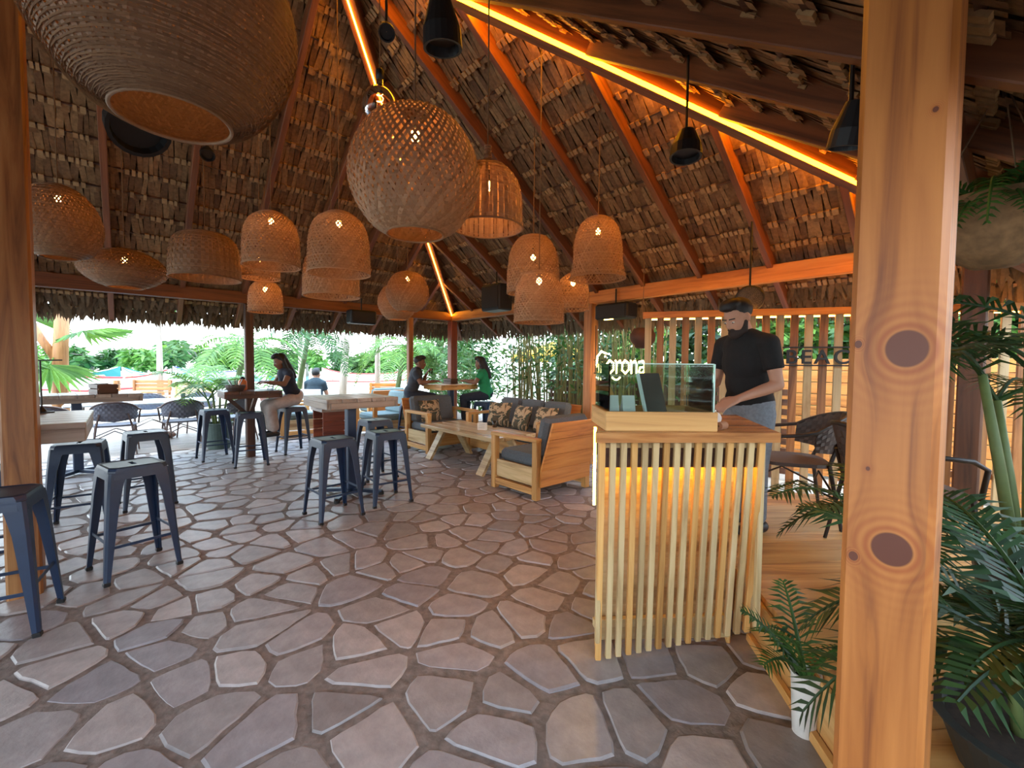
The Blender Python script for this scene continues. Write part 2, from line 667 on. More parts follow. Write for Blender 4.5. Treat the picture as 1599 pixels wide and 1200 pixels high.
for a, b in ((0, 1), (1, 2)):
    p, q = _rp[a], _rp[b]
    timber('riser_board', V((p.x - .012, p.y, RD / 2 - .02)), V((q.x - .012, q.y, RD / 2 - .02)), .024, RD - .02, 'pine', rd)
    timber('riser_foot', V((p.x - .04, p.y, .02)), V((q.x - .04, q.y, .02)), .03, .04, 'pine', rd)

# ================================================================== posts
POST = .155
def post_material():
    m, n, l, b = newmat('knotty_pine_post')
    li, mi, da = [lin(c) for c in ((190, 120, 58), (168, 100, 44), (120, 64, 28))]
    tc = n.new('ShaderNodeTexCoord')
    sp = n.new('ShaderNodeSeparateXYZ')
    l.new(tc.outputs['Object'], sp.inputs[0])
    def math_(op, a, b_=None, c=None):
        x = n.new('ShaderNodeMath')
        x.operation = op
        for i, s in enumerate((a, b_, c)):
            if s is None:
                continue
            if isinstance(s, (int, float)):
                x.inputs[i].default_value = s
            else:
                l.new(s, x.inputs[i])
        return x.outputs[0]
    knots = [(.022, 1.437, .036, .040), (.012, .992, .036, .037), (-.062, 1.449, .007, .009), (-.055, .955, .009, .011), (-.035, 1.165, .004, .005), (.05, 1.93, .005, .006)]
    field, dark, ring = None, None, None
    for ky, kz, ry, rz in knots:
        dx = math_('DIVIDE', math_('SUBTRACT', sp.outputs['X'], ky), ry)
        dz = math_('DIVIDE', math_('SUBTRACT', sp.outputs['Z'], kz), rz)
        d = math_('SQRT', math_('ADD', math_('MULTIPLY', dx, dx), math_('MULTIPLY', dz, dz)))
        pull = math_('MULTIPLY', math_('POWER', 2.718, math_('MULTIPLY', math_('MULTIPLY', d, d), -.22)), 1.0)
        sgn = math_('MULTIPLY', pull, math_('MULTIPLY', dx, ry * .9))
        field = sgn if field is None else math_('ADD', field, sgn)
        k = math_('SMOOTH_MIN', math_('MAXIMUM', math_('MULTIPLY', math_('SUBTRACT', 1.06, d), 9.0), 0.0), 1.0, .1)
        dark = k if dark is None else math_('MAXIMUM', dark, k)
        ring = d if ring is None else math_('MINIMUM', ring, d)
    cx = n.new('ShaderNodeCombineXYZ')
    l.new(math_('MULTIPLY', math_('SUBTRACT', sp.outputs['X'], field), 26.0), cx.inputs[0])
    l.new(math_('MULTIPLY', sp.outputs['Y'], 26.0), cx.inputs[1])
    l.new(math_('MULTIPLY', sp.outputs['Z'], 1.3), cx.inputs[2])
    nz = n.new('ShaderNodeTexNoise')
    nz.inputs['Scale'].default_value = 1.0
    nz.inputs['Detail'].default_value = 6
    nz.inputs['Distortion'].default_value = .6
    l.new(cx.outputs[0], nz.inputs['Vector'])
    rp = n.new('ShaderNodeValToRGB')
    e = rp.color_ramp.elements
    e[0].position, e[1].position = .28, .7
    e[0].color, e[1].color = c4(da), c4(li)
    e.new(.45).color = c4(mi)
    l.new(nz.outputs['Fac'], rp.inputs[0])
    # rings hugging the knots
    wv = math_('SINE', math_('MULTIPLY', ring, 11.0))
    near = math_('POWER', 2.718, math_('MULTIPLY', ring, -.8))
    mxr = n.new('ShaderNodeMixRGB')
    mxr.blend_type = 'MULTIPLY'
    mxr.inputs[2].default_value = c4(lin((196, 120, 62)))
    l.new(math_('MULTIPLY', math_('ADD', math_('MULTIPLY', wv, .5), .5), math_('MULTIPLY', near, 1.5)), mxr.inputs[0])
    l.new(rp.outputs[0], mxr.inputs[1])
    mx = n.new('ShaderNodeMixRGB')
    mx.inputs[2].default_value = c4(lin((96, 46, 26)))
    l.new(dark, mx.inputs[0])
    l.new(mxr.outputs[0], mx.inputs[1])
    l.new(mx.outputs[0], b.inputs['Base Color'])
    b.inputs['Roughness'].default_value = .45
    bp = n.new('ShaderNodeBump')
    bp.inputs['Strength'].default_value = .2
    bp.inputs['Distance'].default_value = .004
    l.new(nz.outputs['Fac'], bp.inputs['Height'])
    l.new(bp.outputs[0], b.inputs['Normal'])
    return m
ZB = 2.264
def post(u, v, z1, w, m, label, z0=-.02, ch=.012):
    p = W(u, v)
    o = MB().box((0, 0, (z0 + z1) / 2), (w, w, z1 - z0), None, ch).build('wooden_post', m, loc=p, rz=RA)
    return tag(o, label, 'post', 'timber posts of the pavilion')
post(7.345, 3.66, ZB, .16, post_material(), 'broad pine post with two large dark knots beside the potted palms')
post(0, 0, ZB, .15, wood('z', 'red'), 'reddish timber corner post behind the small high table')
post(3.52, 0, ZB, .15, wood('z', 'warm'), 'light brown timber post behind the sofa beside the bulb sign')
post(7.3, 0, ZB, .15, wood('z', 'dark'), 'dark brown corner post against the slatted screen', z0=-.1)
post(0, 3.6, ZB, .115, wood('z', 'dark'), 'slim dark post through the high table with the woman')
post(3.65, 5.475, 4.75, .15, wood('z', 'warm'), 'brown post holding the ridge beside the long bar table')
post(0, 7.25, ZB, .15, wood('z', 'dark'), 'timber post on the beach side beyond the long bar table')
post(7.3, 7.3, ZB, .15, wood('z', 'warm'), 'timber post on the entrance side')

# ================================================================== roof
roof = struct('ceiling', 'thatched hip roof seen from below with timber rafters')
LU, LV, OV, SL, Z0 = 7.3, 10.95, .62, .687, 2.366
HF = LU / 2
def zr(w):
    return Z0 + SL * w
# wall beams
for a, b in (((0, -.2), (0, LV)), ((LU, -.2), (LU, LV)), ((-.2, LV), (LU + .2, LV))):
    timber('beam', W(a[0], a[1], ZB + .085), W(b[0], b[1], ZB + .085), .10, .17, 'roof', roof)
for a, b in ((-.2, 3.52), (3.52, 7.5)):
    timber('beam', W(a, 0, ZB + .085), W(b, 0, ZB + .085), .10, .17, 'orange' if b > 4 else 'warm', roof)
# rafters
RH = .15
def rafter(a, b, w=.06, h=RH, tone='roof', name='rafter'):
    up = V((0, 0, 1))
    p, q = W(a[0], a[1], a[2]), W(b[0], b[1], b[2])
    d = (q - p).normalized()
    nrm = (up - d * up.dot(d)).normalized()
    return timber(name, p + nrm * h / 2, q + nrm * h / 2, w, h, tone, roof, up=nrm)
for k in range(1, 10):
    u = .73 * k
    w1 = min(u, LU - u)
    rafter((u, -OV, zr(-OV)), (u, w1 - .04, zr(w1 - .04)))
for k in range(1, 12):
    v = .73 * k
    w1 = min(v, HF)
    rafter((-OV, v, zr(-OV)), (w1 - .04, v, zr(w1 - .04)))
    rafter((LU + OV, v, zr(-OV) + .03), (LU - w1 + .08, v, zr(w1 - .08) + .03), h=.16, w=.07)
hipz = lambda t: Z0 + SL * t
for cu, cv, du, dv in ((0, 0, 1, 1), (LU, 0, -1, 1), (0, LV, 1, -1), (LU, LV, -1, -1)):
    rafter((cu - du * OV, cv - dv * OV, hipz(-OV) - .02), (cu + du * HF, cv + dv * HF, hipz(HF) - .02), w=.12, h=.22, name='hip_rafter')
timber('ridge_beam', W(HF, HF, hipz(HF) + .1), W(HF, LV - HF, hipz(HF) + .1), .10, .22, 'roof', roof)
# light strips along two hips
def led(name, label, a, b, m, w=.014):
    p, q = W(*a), W(*b)
    M, L = axis_matrix(p, q)
    return MB().box((0, 0, 0), (L, w, w), None, 0).build(name, m, roof, M=M, label=label)
_k = .0475
led('light_strip', 'amber light strip along the hip rafter above the counter', (LU + .1 + _k, -.1 + _k, hipz(-.1) - .012), (HF + _k, HF + _k, hipz(HF) - .012), M_LED, .024)
led('light_strip', 'amber light strip on the far face of the hip rafter above the counter', (LU + .1 - _k * 1.05, -.1 - _k * 1.05, hipz(-.1) + .05), (HF - _k * 1.05, HF - _k * 1.05, hipz(HF) + .05), M_LED, .018)
led('light_strip', 'amber light strip along the hip rafter over the far corner post', (.02, .02, hipz(0.02) - .028), (HF - .1, HF - .1, hipz(HF - .1) - .028), emit('led_far', (255, 172, 40), 30), .012)

# thatch: courses of folded palm leaf on battens
TOFF = RH / math.cos(math.atan(SL)) + .004
def roof_pt(plane, s, w, dz):
    u, v = {'CF': (s, w), 'CB': (w, s), 'FN': (LU - w, s), 'BK': (s, LV - w)}[plane]
    return W(u, v, zr(w) + TOFF + dz)
leaves = []
battens, wraps = MB(), MB()
rt = random.Random(21)
def course_range(plane, w):
    if plane in ('CF', 'BK'):
        return max(w, -OV) if w > 0 else w, LU - w if w > 0 else LU - w
    return w, LV - w
DWR = .235
NW = int((HF + OV) / DWR)
for plane in ('CF', 'CB', 'FN'):
    for k in range(NW + 1):
        w = -OV + DWR * k
        s0, s1 = course_range(plane, w)
        if plane == 'CB':
            s1 = min(s1, 8.6)
        if plane == 'FN':
            s1 = min(s1, 5.4)
        if s1 - s0 < .15:
            continue
        a, b = roof_pt(plane, s0, w + .03, -.03), roof_pt(plane, s1, w + .03, -.03)
        battens.bar(a, b, .028, .018)
        s = s0 + .02
        while s < s1 - .02:
            wd = rt.uniform(.032, .066)
            sh = rt.uniform(-.02, .02)
            lo, hi = w - rt.uniform(-.01, .035), w + DWR + .03 + rt.uniform(0, .03)
            z_lo, z_hi = -.030 - rt.uniform(0, .025), .016 + rt.uniform(-.006, .006)
            cs = s + wd / 2
            zt = rt.uniform(-.008, .008)
            vs = [roof_pt(plane, cs - wd * .5 + sh, lo, z_lo + zt), roof_pt(plane, cs + wd * .5 + sh, lo, z_lo - zt),
                  roof_pt(plane, cs + wd * .5, (lo + hi) / 2, (z_lo + z_hi) / 2 - .006), roof_pt(plane, cs - wd * .5, (lo + hi) / 2, (z_lo + z_hi) / 2 - .002),
                  roof_pt(plane, cs - wd * .42 - sh, hi, z_hi), roof_pt(plane, cs + wd * .42 - sh, hi, z_hi)]
            c = (vs[0] + vs[5]) / 2
            x, y, f = PX(c)
            inn = f > .2 and -40 < x < 1640 and -60 < y < 620
            leaves.append(((0 if inn else 1, (c - V((0, 0, CAM_H))).length), vs))
            if rt.random() < .72:
                m = roof_pt(plane, cs, w + .03, -.04)
                e = (roof_pt(plane, cs + .1, w + .03, -.04) - m).normalized()
                n_ = (roof_pt(plane, cs, w + .13, -.04) - m).normalized()
                q = wd * .36
                hh = rt.uniform(.022, .036)
                up = e.cross(n_).normalized()
                if up.z > 0:
                    up = -up
                t0 = [m - e * q - n_ * hh, m + e * q - n_ * hh, m + e * q + n_ * hh, m - e * q + n_ * hh]
                wraps.add(t0 + [p + up * .018 for p in t0], [(4, 5, 6, 7), (0, 1, 5, 4), (1, 2, 6, 5), (2, 3, 7, 6), (3, 0, 4, 7)])
            s += wd * rt.uniform(.95, 1.15)
leaves.sort(key=lambda t: t[0])
_far = MB()
_FS = [(0, 1, 2, 3), (3, 2, 5, 4)]
for i, (sc_, vs) in enumerate(leaves):
    if i < 300:
        o = vs[3]
        MB().add([p - o for p in vs], _FS).build('palm_leaf', M_THATCH, roof, loc=o)
    else:
        _far.add(vs, _FS)
_far.build('palm_thatch', M_THATCH, roof, kind='stuff', label='courses of dry palm leaf under the roof')
battens.build('thatch_batten', wood('x', 'dark'), roof, kind='stuff')
wraps.build('leaf_fold', M_FOLD, roof, kind='stuff')
# body of the thatch
sl = MB()
def rp_(u, v, w, dz):
    return W(u, v, zr(w) + TOFF + dz)
for dz, flip in ((.03, False), (.17, True)):
    a, b, c, d = rp_(-OV, -OV, -OV, dz), rp_(LU + OV, -OV, -OV, dz), rp_(LU + OV, LV + OV, -OV, dz), rp_(-OV, LV + OV, -OV, dz)
    e, f = rp_(HF, HF, HF, dz), rp_(HF, LV - HF, HF, dz)
    fs = [(0, 1, 4), (1, 2, 5, 4), (2, 3, 5), (3, 0, 4, 5)]
    sl.add([a, b, c, d, e, f], [t[::-1] for t in fs] if flip else fs)
sl.add([], [])
for i in range(4):
    j = (i + 1) % 4
    sl.f.append((i, j, 6 + j, 6 + i))
sl.build('thatch_body', M_SLAB, roof)
# hanging fringe along the eaves
fr = MB()
def fringe(p, q, n, drop, out):
    for i in range(n):
        t = (i + rt.random()) / n
        for lay in range(2):
            b = p.lerp(q, t) + out * rt.uniform(-.10, .05) + V((0, 0, -.02 + rt.uniform(-.02, .05)))
            d = (q - p).normalized()
            wd = rt.uniform(.012, .03)
            ln = drop * rt.uniform(.55, 1.15)
            tw = d * rt.uniform(-.05, .05)
            o2 = out * rt.uniform(-.02, .09)
            fr.add([b - d * wd, b + d * wd, b + d * wd * .8 + V((0, 0, -ln * .6)) + tw * .5 + o2 * .6, b - d * wd * .8 + V((0, 0, -ln * .6)) + tw * .5 + o2 * .6, b + V((0, 0, -ln)) + tw + o2],
                   [(0, 1, 2, 3), (3, 2, 4)])
ez = zr(-OV) + TOFF
ed, ev = V((DU.x, DU.y, 0)), V((DV.x, DV.y, 0))
fringe(W(-OV, -OV, ez), W(LU + OV, -OV, ez), 520, .24, -ev)
fringe(W(-OV, -OV, ez), W(-OV, 9.0, ez), 620, .20, -ed)
fringe(W(LU + OV, -OV, ez), W(LU + OV, 3.0, ez), 160, .22, ed)
fringe(W(LU + OV, 3.0, ez), W(LU + OV, 9.0, ez), 200, .14, ed)
# the inner side of the eave courses
fringe(W(-OV + .16, -.4, ez + .12), W(-OV + .16, 9.0, ez + .12), 420, .16, -ed)
fringe(W(-.4, -OV + .16, ez + .12), W(LU + .4, -OV + .16, ez + .12), 360, .18, -ev)
fr.build('eave_fringe', M_FRINGE, roof, kind='stuff', label='ragged fringe of dry palm hanging from the eaves')
# unseen roof and wall, added to keep the entrance side dim
an = struct('ceiling_added_shade', 'added thatched roof out of view that dims the entrance side')
a0, a1 = LU + OV + .16, 10.2
ma = MB()
qs = [W(a0, -1.4, 2.12), W(a1, -1.4, 3.5), W(a1, 13, 3.5), W(a0, 13, 2.12)]
ma.add(qs + [q + V((0, 0, .16)) for q in qs], [(0, 1, 2, 3), (7, 6, 5, 4), (0, 4, 5, 1), (1, 5, 6, 2), (2, 6, 7, 3), (3, 7, 4, 0)])
ma.build('thatch_body', M_SLAB, an)
for k in range(14):
    v = -1.2 + k
    timber('rafter', W(a0 + .05, v, 2.07), W(a1, v, 3.43), .07, .14, 'roof', an)
wl = struct('wall_added_shade', 'added brown boarded wall out of view that dims the entrance side')  # unseen wall, put in to cut daylight from behind the camera
for k in range(11):
    timber('board', W(12.5, -1.4, .1 + .2 * k), W(12.5, 13, .1 + .2 * k), .03, .19, 'roof', wl)
co = MB().prism([W(*p).xy for p in ((U1 + .01, -1.4), (12.6, -1.4), (12.6, 13), (U1 + .01, 13))][::-1], -.16, -.005).build('floor_court', plain('court_paving', (140, 126, 118), .8, var=.2, scale=6, bump=.3))
co['kind'] = 'structure'
co['label'] = 'paving of the entrance court'
def roof_z(p):
    u, v = UV(p)
    return zr(min(u, v, LU - u, LV - v)) + TOFF

# ================================================================== hanging lamps
def spline(pts, n):
    """smooth profile through (r, z) points"""
    out = []
    P = [pts[0]] + list(pts) + [pts[-1]]
    segs = len(pts) - 1
    for i in range(n + 1):
        t = i / n * segs
        k = min(int(t), segs - 1)
        f = t - k
        a, b, c, d = P[k], P[k + 1], P[k + 2], P[k + 3]
        q = []
        for j in range(2):
            q.append(.5 * ((2 * b[j]) + (-a[j] + c[j]) * f + (2 * a[j] - 5 * b[j] + 4 * c[j] - d[j]) * f * f + (-a[j] + 3 * b[j] - 3 * c[j] + d[j]) * f ** 3))
        out.append((max(q[0], .004), q[1]))
    return out
def weave(prof, ns, twist, wd, seed=0, rows=0, row_w=.006, ribs=0, dense=0.0):
    """strands wound both ways round a surface of revolution; optional level rows and upright ribs"""
    mb = MB()
    r_ = random.Random(seed)
    m = len(prof) - 1
    def pt(i, ph, off=0.0):
        r, z = prof[i]
        return V(((r + off) * math.cos(ph), (r + off) * math.sin(ph), z))
    for s in (-1, 1):
        for k in range(ns):
            p0 = 2 * PI * (k + .25 * r_.random()) / ns
            vs, fs = [], []
            for i in range(m + 1):
                t = i / m
                ph = p0 + s * twist * t
                rr = max(prof[i][0], .01)
                hw = min(wd * (1 + dense * t), 2 * PI * rr / ns) * .5 / rr
                off = .003 * s * (1 if (i + k) % 2 else -1)
                vs += [pt(i, ph - hw, off), pt(i, ph + hw, off)]
                if i:
                    fs.append((2 * i - 2, 2 * i - 1, 2 * i + 1, 2 * i))
            mb.add(vs, fs)
    for k in range(rows):
        i = 1 + (k + .5) / rows * (m - 1)
        a = int(i)
        f = i - a
        b = min(a + 1, m)
        r = prof[a][0] * (1 - f) + prof[b][0] * f
        z = prof[a][1] * (1 - f) + prof[b][1] * f
        n = 36
        vs, fs = [], []
        for j in range(n):
            t = 2 * PI * j / n
            wob = .002 * math.sin(t * ns / 2 + k * PI)
            for dz in (-row_w / 2, row_w / 2):
                vs.append(V(((r + .004 + wob) * math.cos(t), (r + .004 + wob) * math.sin(t), z + dz)))
            q = (j + 1) % n
            fs.append((2 * j, 2 * q, 2 * q + 1, 2 * j + 1))
        mb.add(vs, fs)
    for k in range(ribs):
        ph = 2 * PI * k / ribs
        mb.tube([pt(i, ph, -.004) for i in range(m + 1)], .004, 4, False)
    return mb
def ring(r, z, t=.006, n=40):
    return MB().tube([(r * math.cos(2 * PI * i / n), r * math.sin(2 * PI * i / n), z) for i in range(n + 1)], t, 6, False)
SHAPES = {   # radius, height for a lamp one unit across: top to bottom
    'globe':  [(.10, .47), (.30, .40), (.44, .22), (.50, 0), (.46, -.20), (.34, -.38), (.22, -.455)],
    'bell':   [(.06, .52), (.20, .47), (.38, .33), (.47, .10), (.495, -.2), (.50, -.5)],
    'flare':  [(.08, .60), (.24, .53), (.38, .34), (.44, .08), (.46, -.25), (.52, -.58)],
    'dome':   [(.10, .42), (.30, .39), (.44, .26), (.49, .02), (.50, -.38)],
    'disc':   [(.08, .26), (.26, .22), (.42, .12), (.50, 0), (.46, -.10), (.34, -.2), (.2, -.26)],
    'step':   [(.10, .62), (.28, .55), (.42, .34), (.48, .1), (.5, -.2), (.5, -.5)],
    'egg':    [(.06, .56), (.26, .47), (.42, .26), (.5, 0), (.47, -.24), (.36, -.42), (.22, -.5)],
    'bottle': [(.045, .78), (.05, .62), (.09, .55), (.26, .46), (.42, .26), (.485, .0), (.50, -.42)],
}
def lamp(px, py, d, dia, shape, label, ns=34, twist=2.2, wd=.010, rows=0, ribs=0, m=None, bulb_up=.30, vs=1.0, seed=1, dense=.3, tall=None, bulb_r=.024):
    p = DP(px, py, d)
    t = thing('pendant_lamp', label, 'lamp', p, 0, 'woven pendant lamps under the thatch')
    prof = [(r * dia, z * dia * vs) for r, z in spline(SHAPES[shape], 26)]
    mm = m or M_RATTAN
    sh = weave(prof, ns, twist, wd, seed, rows, max(.005, dia * .012), ribs, dense).build('shade', mm, t)
    ring(prof[-1][0], prof[-1][1], .006).build('rim', mm, sh, smooth=True)
    ring(prof[0][0], prof[0][1], .005).build('crown_ring', mm, sh, smooth=True)
    top = prof[0][1]
    zb = bulb_up * dia * vs
    MB().ball((0, 0, zb), (bulb_r, bulb_r, bulb_r * 1.3)).build('bulb', M_BULB, t, smooth=True)
    MB().lathe([(.012, zb + bulb_r * 1.1), (.016, zb + .03 + bulb_r), (.014, zb + .07 + bulb_r)], 10, cap=True).build('socket', M_BLACK, t, smooth=True)
    zc = roof_z(p) - p.z - .03
    MB().tube([(0, 0, zb + .06 + bulb_r), (0, 0, top), (.002, 0, (top + zc) / 2), (0, 0, zc)], .0045, 6).build('cord', M_CORD, t, smooth=True)
    return t
lamp(268, 22, 1.42, .70, 'globe', 'largest woven globe lamp, open below, hanging nearest the entrance', ns=120, twist=1.2, wd=.008, rows=90, m=M_RATTAN_D, bulb_up=.30, seed=3, dense=.2)
lamp(649, 274, 2.30, .655, 'globe', 'round lattice globe lamp of pale strips with bright bulb over the middle', ns=62, twist=1.75, wd=.0115, seed=4, bulb_up=.30, dense=1.0)
lamp(762, 312, 2.75, .43, 'bottle', 'ribbed bell lamp with narrow neck beside the lattice globe', ns=40, twist=.05, wd=.013, rows=16, seed=5, bulb_up=.2, vs=.95)
lamp(92, 349, 3.7, .56, 'egg', 'egg shaped woven lamp partly behind the ridge post', ns=70, twist=1.6, wd=.013, rows=20, seed=6, m=M_RATTAN_D, bulb_up=.36)
lamp(195, 420, 4.4, .70, 'disc', 'flat saucer shaped woven lamp below the egg shaped one', ns=70, twist=1.2, wd=.016, rows=14, seed=7, m=M_RATTAN_D, bulb_up=.12)
lamp(321, 402, 4.3, .59, 'dome', 'wide ribbed dome lamp beside the saucer shaped lamp', ns=64, twist=.08, wd=.018, rows=16, seed=8, m=M_RATTAN_D, bulb_up=.22, vs=.92)
lamp(424, 374, 4.1, .48, 'bell', 'tall dome lamp hanging above two smaller lamps', ns=44, twist=2.4, wd=.012, rows=30, seed=9, bulb_up=.33, vs=1.02)
lamp(406, 416, 4.7, .385, 'dome', 'small round topped lamp, middle one of three above the slim post', ns=36, twist=2.0, wd=.012, rows=18, seed=10, bulb_up=.22, vs=.86)
lamp(415, 463, 5.3, .375, 'bell', 'small bell lamp, lowest of three above the slim post', ns=36, twist=2.0, wd=.012, rows=20, seed=11, bulb_up=.22)
lamp(530, 380, 4.0, .53, 'bell', 'large dome lamp left of the lattice globe, upper of two', ns=48, twist=2.4, wd=.012, rows=30, seed=12, bulb_up=.32, vs=1.02)
lamp(518, 430, 4.6, .55, 'dome', 'broad straight sided lamp below the large dome lamp', ns=52, twist=1.6, wd=.013, rows=26, seed=13, bulb_up=.24, vs=1.05)
lamp(637, 456, 5.5, .52, 'globe', 'round woven lamp under the lattice globe, front of a pair', ns=60, twist=1.6, wd=.014, rows=18, seed=14, bulb_up=.30)
lamp(621, 472, 6.2, .53, 'globe', 'round woven lamp half hidden, rear of the pair under the lattice globe', ns=60, twist=1.6, wd=.014, rows=18, seed=15, bulb_up=.04)
lamp(833, 418, 4.5, .525, 'step', 'dome lamp with a wide hem, behind a taller straight lamp', ns=44, twist=2.4, wd=.012, rows=30, seed=16, bulb_up=.20, vs=.98)
lamp(842, 468, 3.75, .415, 'step', 'straight sided woven lamp with open end beside the small bright lamp', ns=44, twist=2.4, wd=.011, rows=30, seed=17, bulb_up=.40, vs=.92)
lamp(934, 388, 4.2, .50, 'flare', 'bell lamp with a flared hem hanging above the small bright lamp', ns=46, twist=2.4, wd=.011, rows=26, seed=18, bulb_up=.32, vs=.98)
lamp(895, 456, 4.9, .36, 'bell', 'small openwork lamp glowing brightest beside the light brown post', ns=26, twist=2.6, wd=.010, rows=12, seed=19, bulb_up=.24, vs=1.1)

# clear glass bulb lamp with its filament
p = DP(594, 158, 3.1)
t = thing('glass_bulb_lamp', 'large clear glass bulb lamp above the lattice globe', 'lamp', p)
pr = spline([(.025, .15), (.03, .1), (.09, .05), (.125, -.03), (.10, -.11), (.01, -.145)], 18)
MB().lathe(pr, 24).build('glass_globe', pane_glass('amber_glass', (246, 226, 196)), t, smooth=True)
MB().tube([(.022 * math.cos(i * .9), .022 * math.sin(i * .9), .06 - i * .006) for i in range(16)], .002, 5).build('filament', emit('filament', (255, 190, 110), 14), t)
MB().lathe([(.028, .14), (.028, .2), (.012, .22)], 12, cap=True).build('socket', M_BLACK, t, smooth=True)
MB().tube([(0, 0, .2), (0, 0, roof_z(p) - p.z - .02)], .004, 6).build('cord', M_CORD, t)

# spot lights and speakers in the roof
def spot(px, py, d, r, ln, label, aim, cat='spotlight', name='spotlight'):
    p = DP(px, py, d)
    t = thing(name, label, cat, p)
    a = (V(aim) - p).normalized()
    M = a.to_track_quat('Z', 'Y').to_matrix()
    MB().lathe([(r * .55, -ln * .5), (r * .7, -ln * .3), (r, ln * .1), (r * 1.04, ln * .5), (r * .9, ln * .5), (r * .82, ln * .3), (.002, ln * .3)], 20, M=M).build('housing', M_BLACK, t, smooth=False)
    zt = roof_z(p) - p.z
    MB().tube([(0, 0, 0), (0, 0, r * 1.2), (.0, 0, zt - .02)], .009, 6).build('bracket', M_IRON, t)
    return t
spot(690, 38, 2.3, .095, .22, 'big black can spotlight under the hip rafter beside the glass bulb', (-.3, 2.6, 1.2))
spot(604, 47, 2.9, .05, .10, 'small black spotlight beside the big can spotlight', (-.2, 1.0, 1.0))
spot(1072, 226, 2.9, .095, .17, 'black spotlight hanging below the amber light strip above the counter', (.9, 2.6, 0))
spot(1328, 196, 1.75, .06, .16, 'dark spotlight tucked behind the top of the knotty post', (1.2, 2.4, 0))
spot(210, 190, 3.6, .2, .3, 'dark horn shaped loudspeaker behind the largest globe lamp', (-1.5, 2.6, 1.5), 'loudspeaker', 'horn_speaker')
spot(324, 238, 4.2, .06, .1, 'little dark spotlight on the beach side roof slope', (-1.5, 2.6, .5))
def wall_box(px, py, d, size, label, rz=RA, cat='loudspeaker', name='box_speaker', glow=False):
    p = DP(px, py, d)
    t = thing(name, label, cat, p, rz)
    MB().box((0, 0, 0), size, None, .02).build('cabinet', M_BLACK, t)
    MB().box((0, -size[1] / 2 - .004, 0), (size[0] * .88, .01, size[2] * .8), None, .003).build('grille', plain('speaker_grille', (34, 34, 36), .8, var=.3, scale=220), t)
    if glow:
        MB().box((-.06, -size[1] * .3, -size[2] / 2 - .004), (.13, .03, .008)).build('lamp_tube', M_LEDW, t)
    MB().tube([(0, 0, size[2] / 2 - .01), (0, 0, size[2] / 2 + .2)], .012, 6).build('bracket', M_IRON, t)
    return t
wall_box(565, 496, 7.3, (.44, .2, .22), 'black box loudspeaker under the beam above the lounge chairs', RA + PI / 2)
wall_box(776, 466, 6.6, (.43, .26, .38), 'black box loudspeaker in the corner of the roof above the beam')
wall_box(962, 487, 5.9, (.52, .24, .2), 'black wall unit with a lit edge beside the light brown post', glow=True)
p = DP(1171, 467, 4.2)
t = thing('round_speaker', 'round black speaker with mesh front above the man', 'loudspeaker', p)
Mq = (V((0, 0, CAM_H)) - p).to_track_quat('Z', 'Y').to_matrix()
MB().lathe([(.002, -.1), (.08, -.09), (.125, -.02), (.125, .03), (.11, .035)], 24, M=Mq).build('housing', M_BLACK, t, smooth=True)
MB().lathe([(.11, .03), (.06, .045), (.002, .05)], 24, M=Mq).build('mesh_front', plain('mesh_front', (66, 62, 56), .7, var=.9, scale=160), t, smooth=True)
MB().tube([(0, 0, .1), (0, 0, roof_z(p) - p.z)], .01, 6).build('bracket', M_IRON, t)

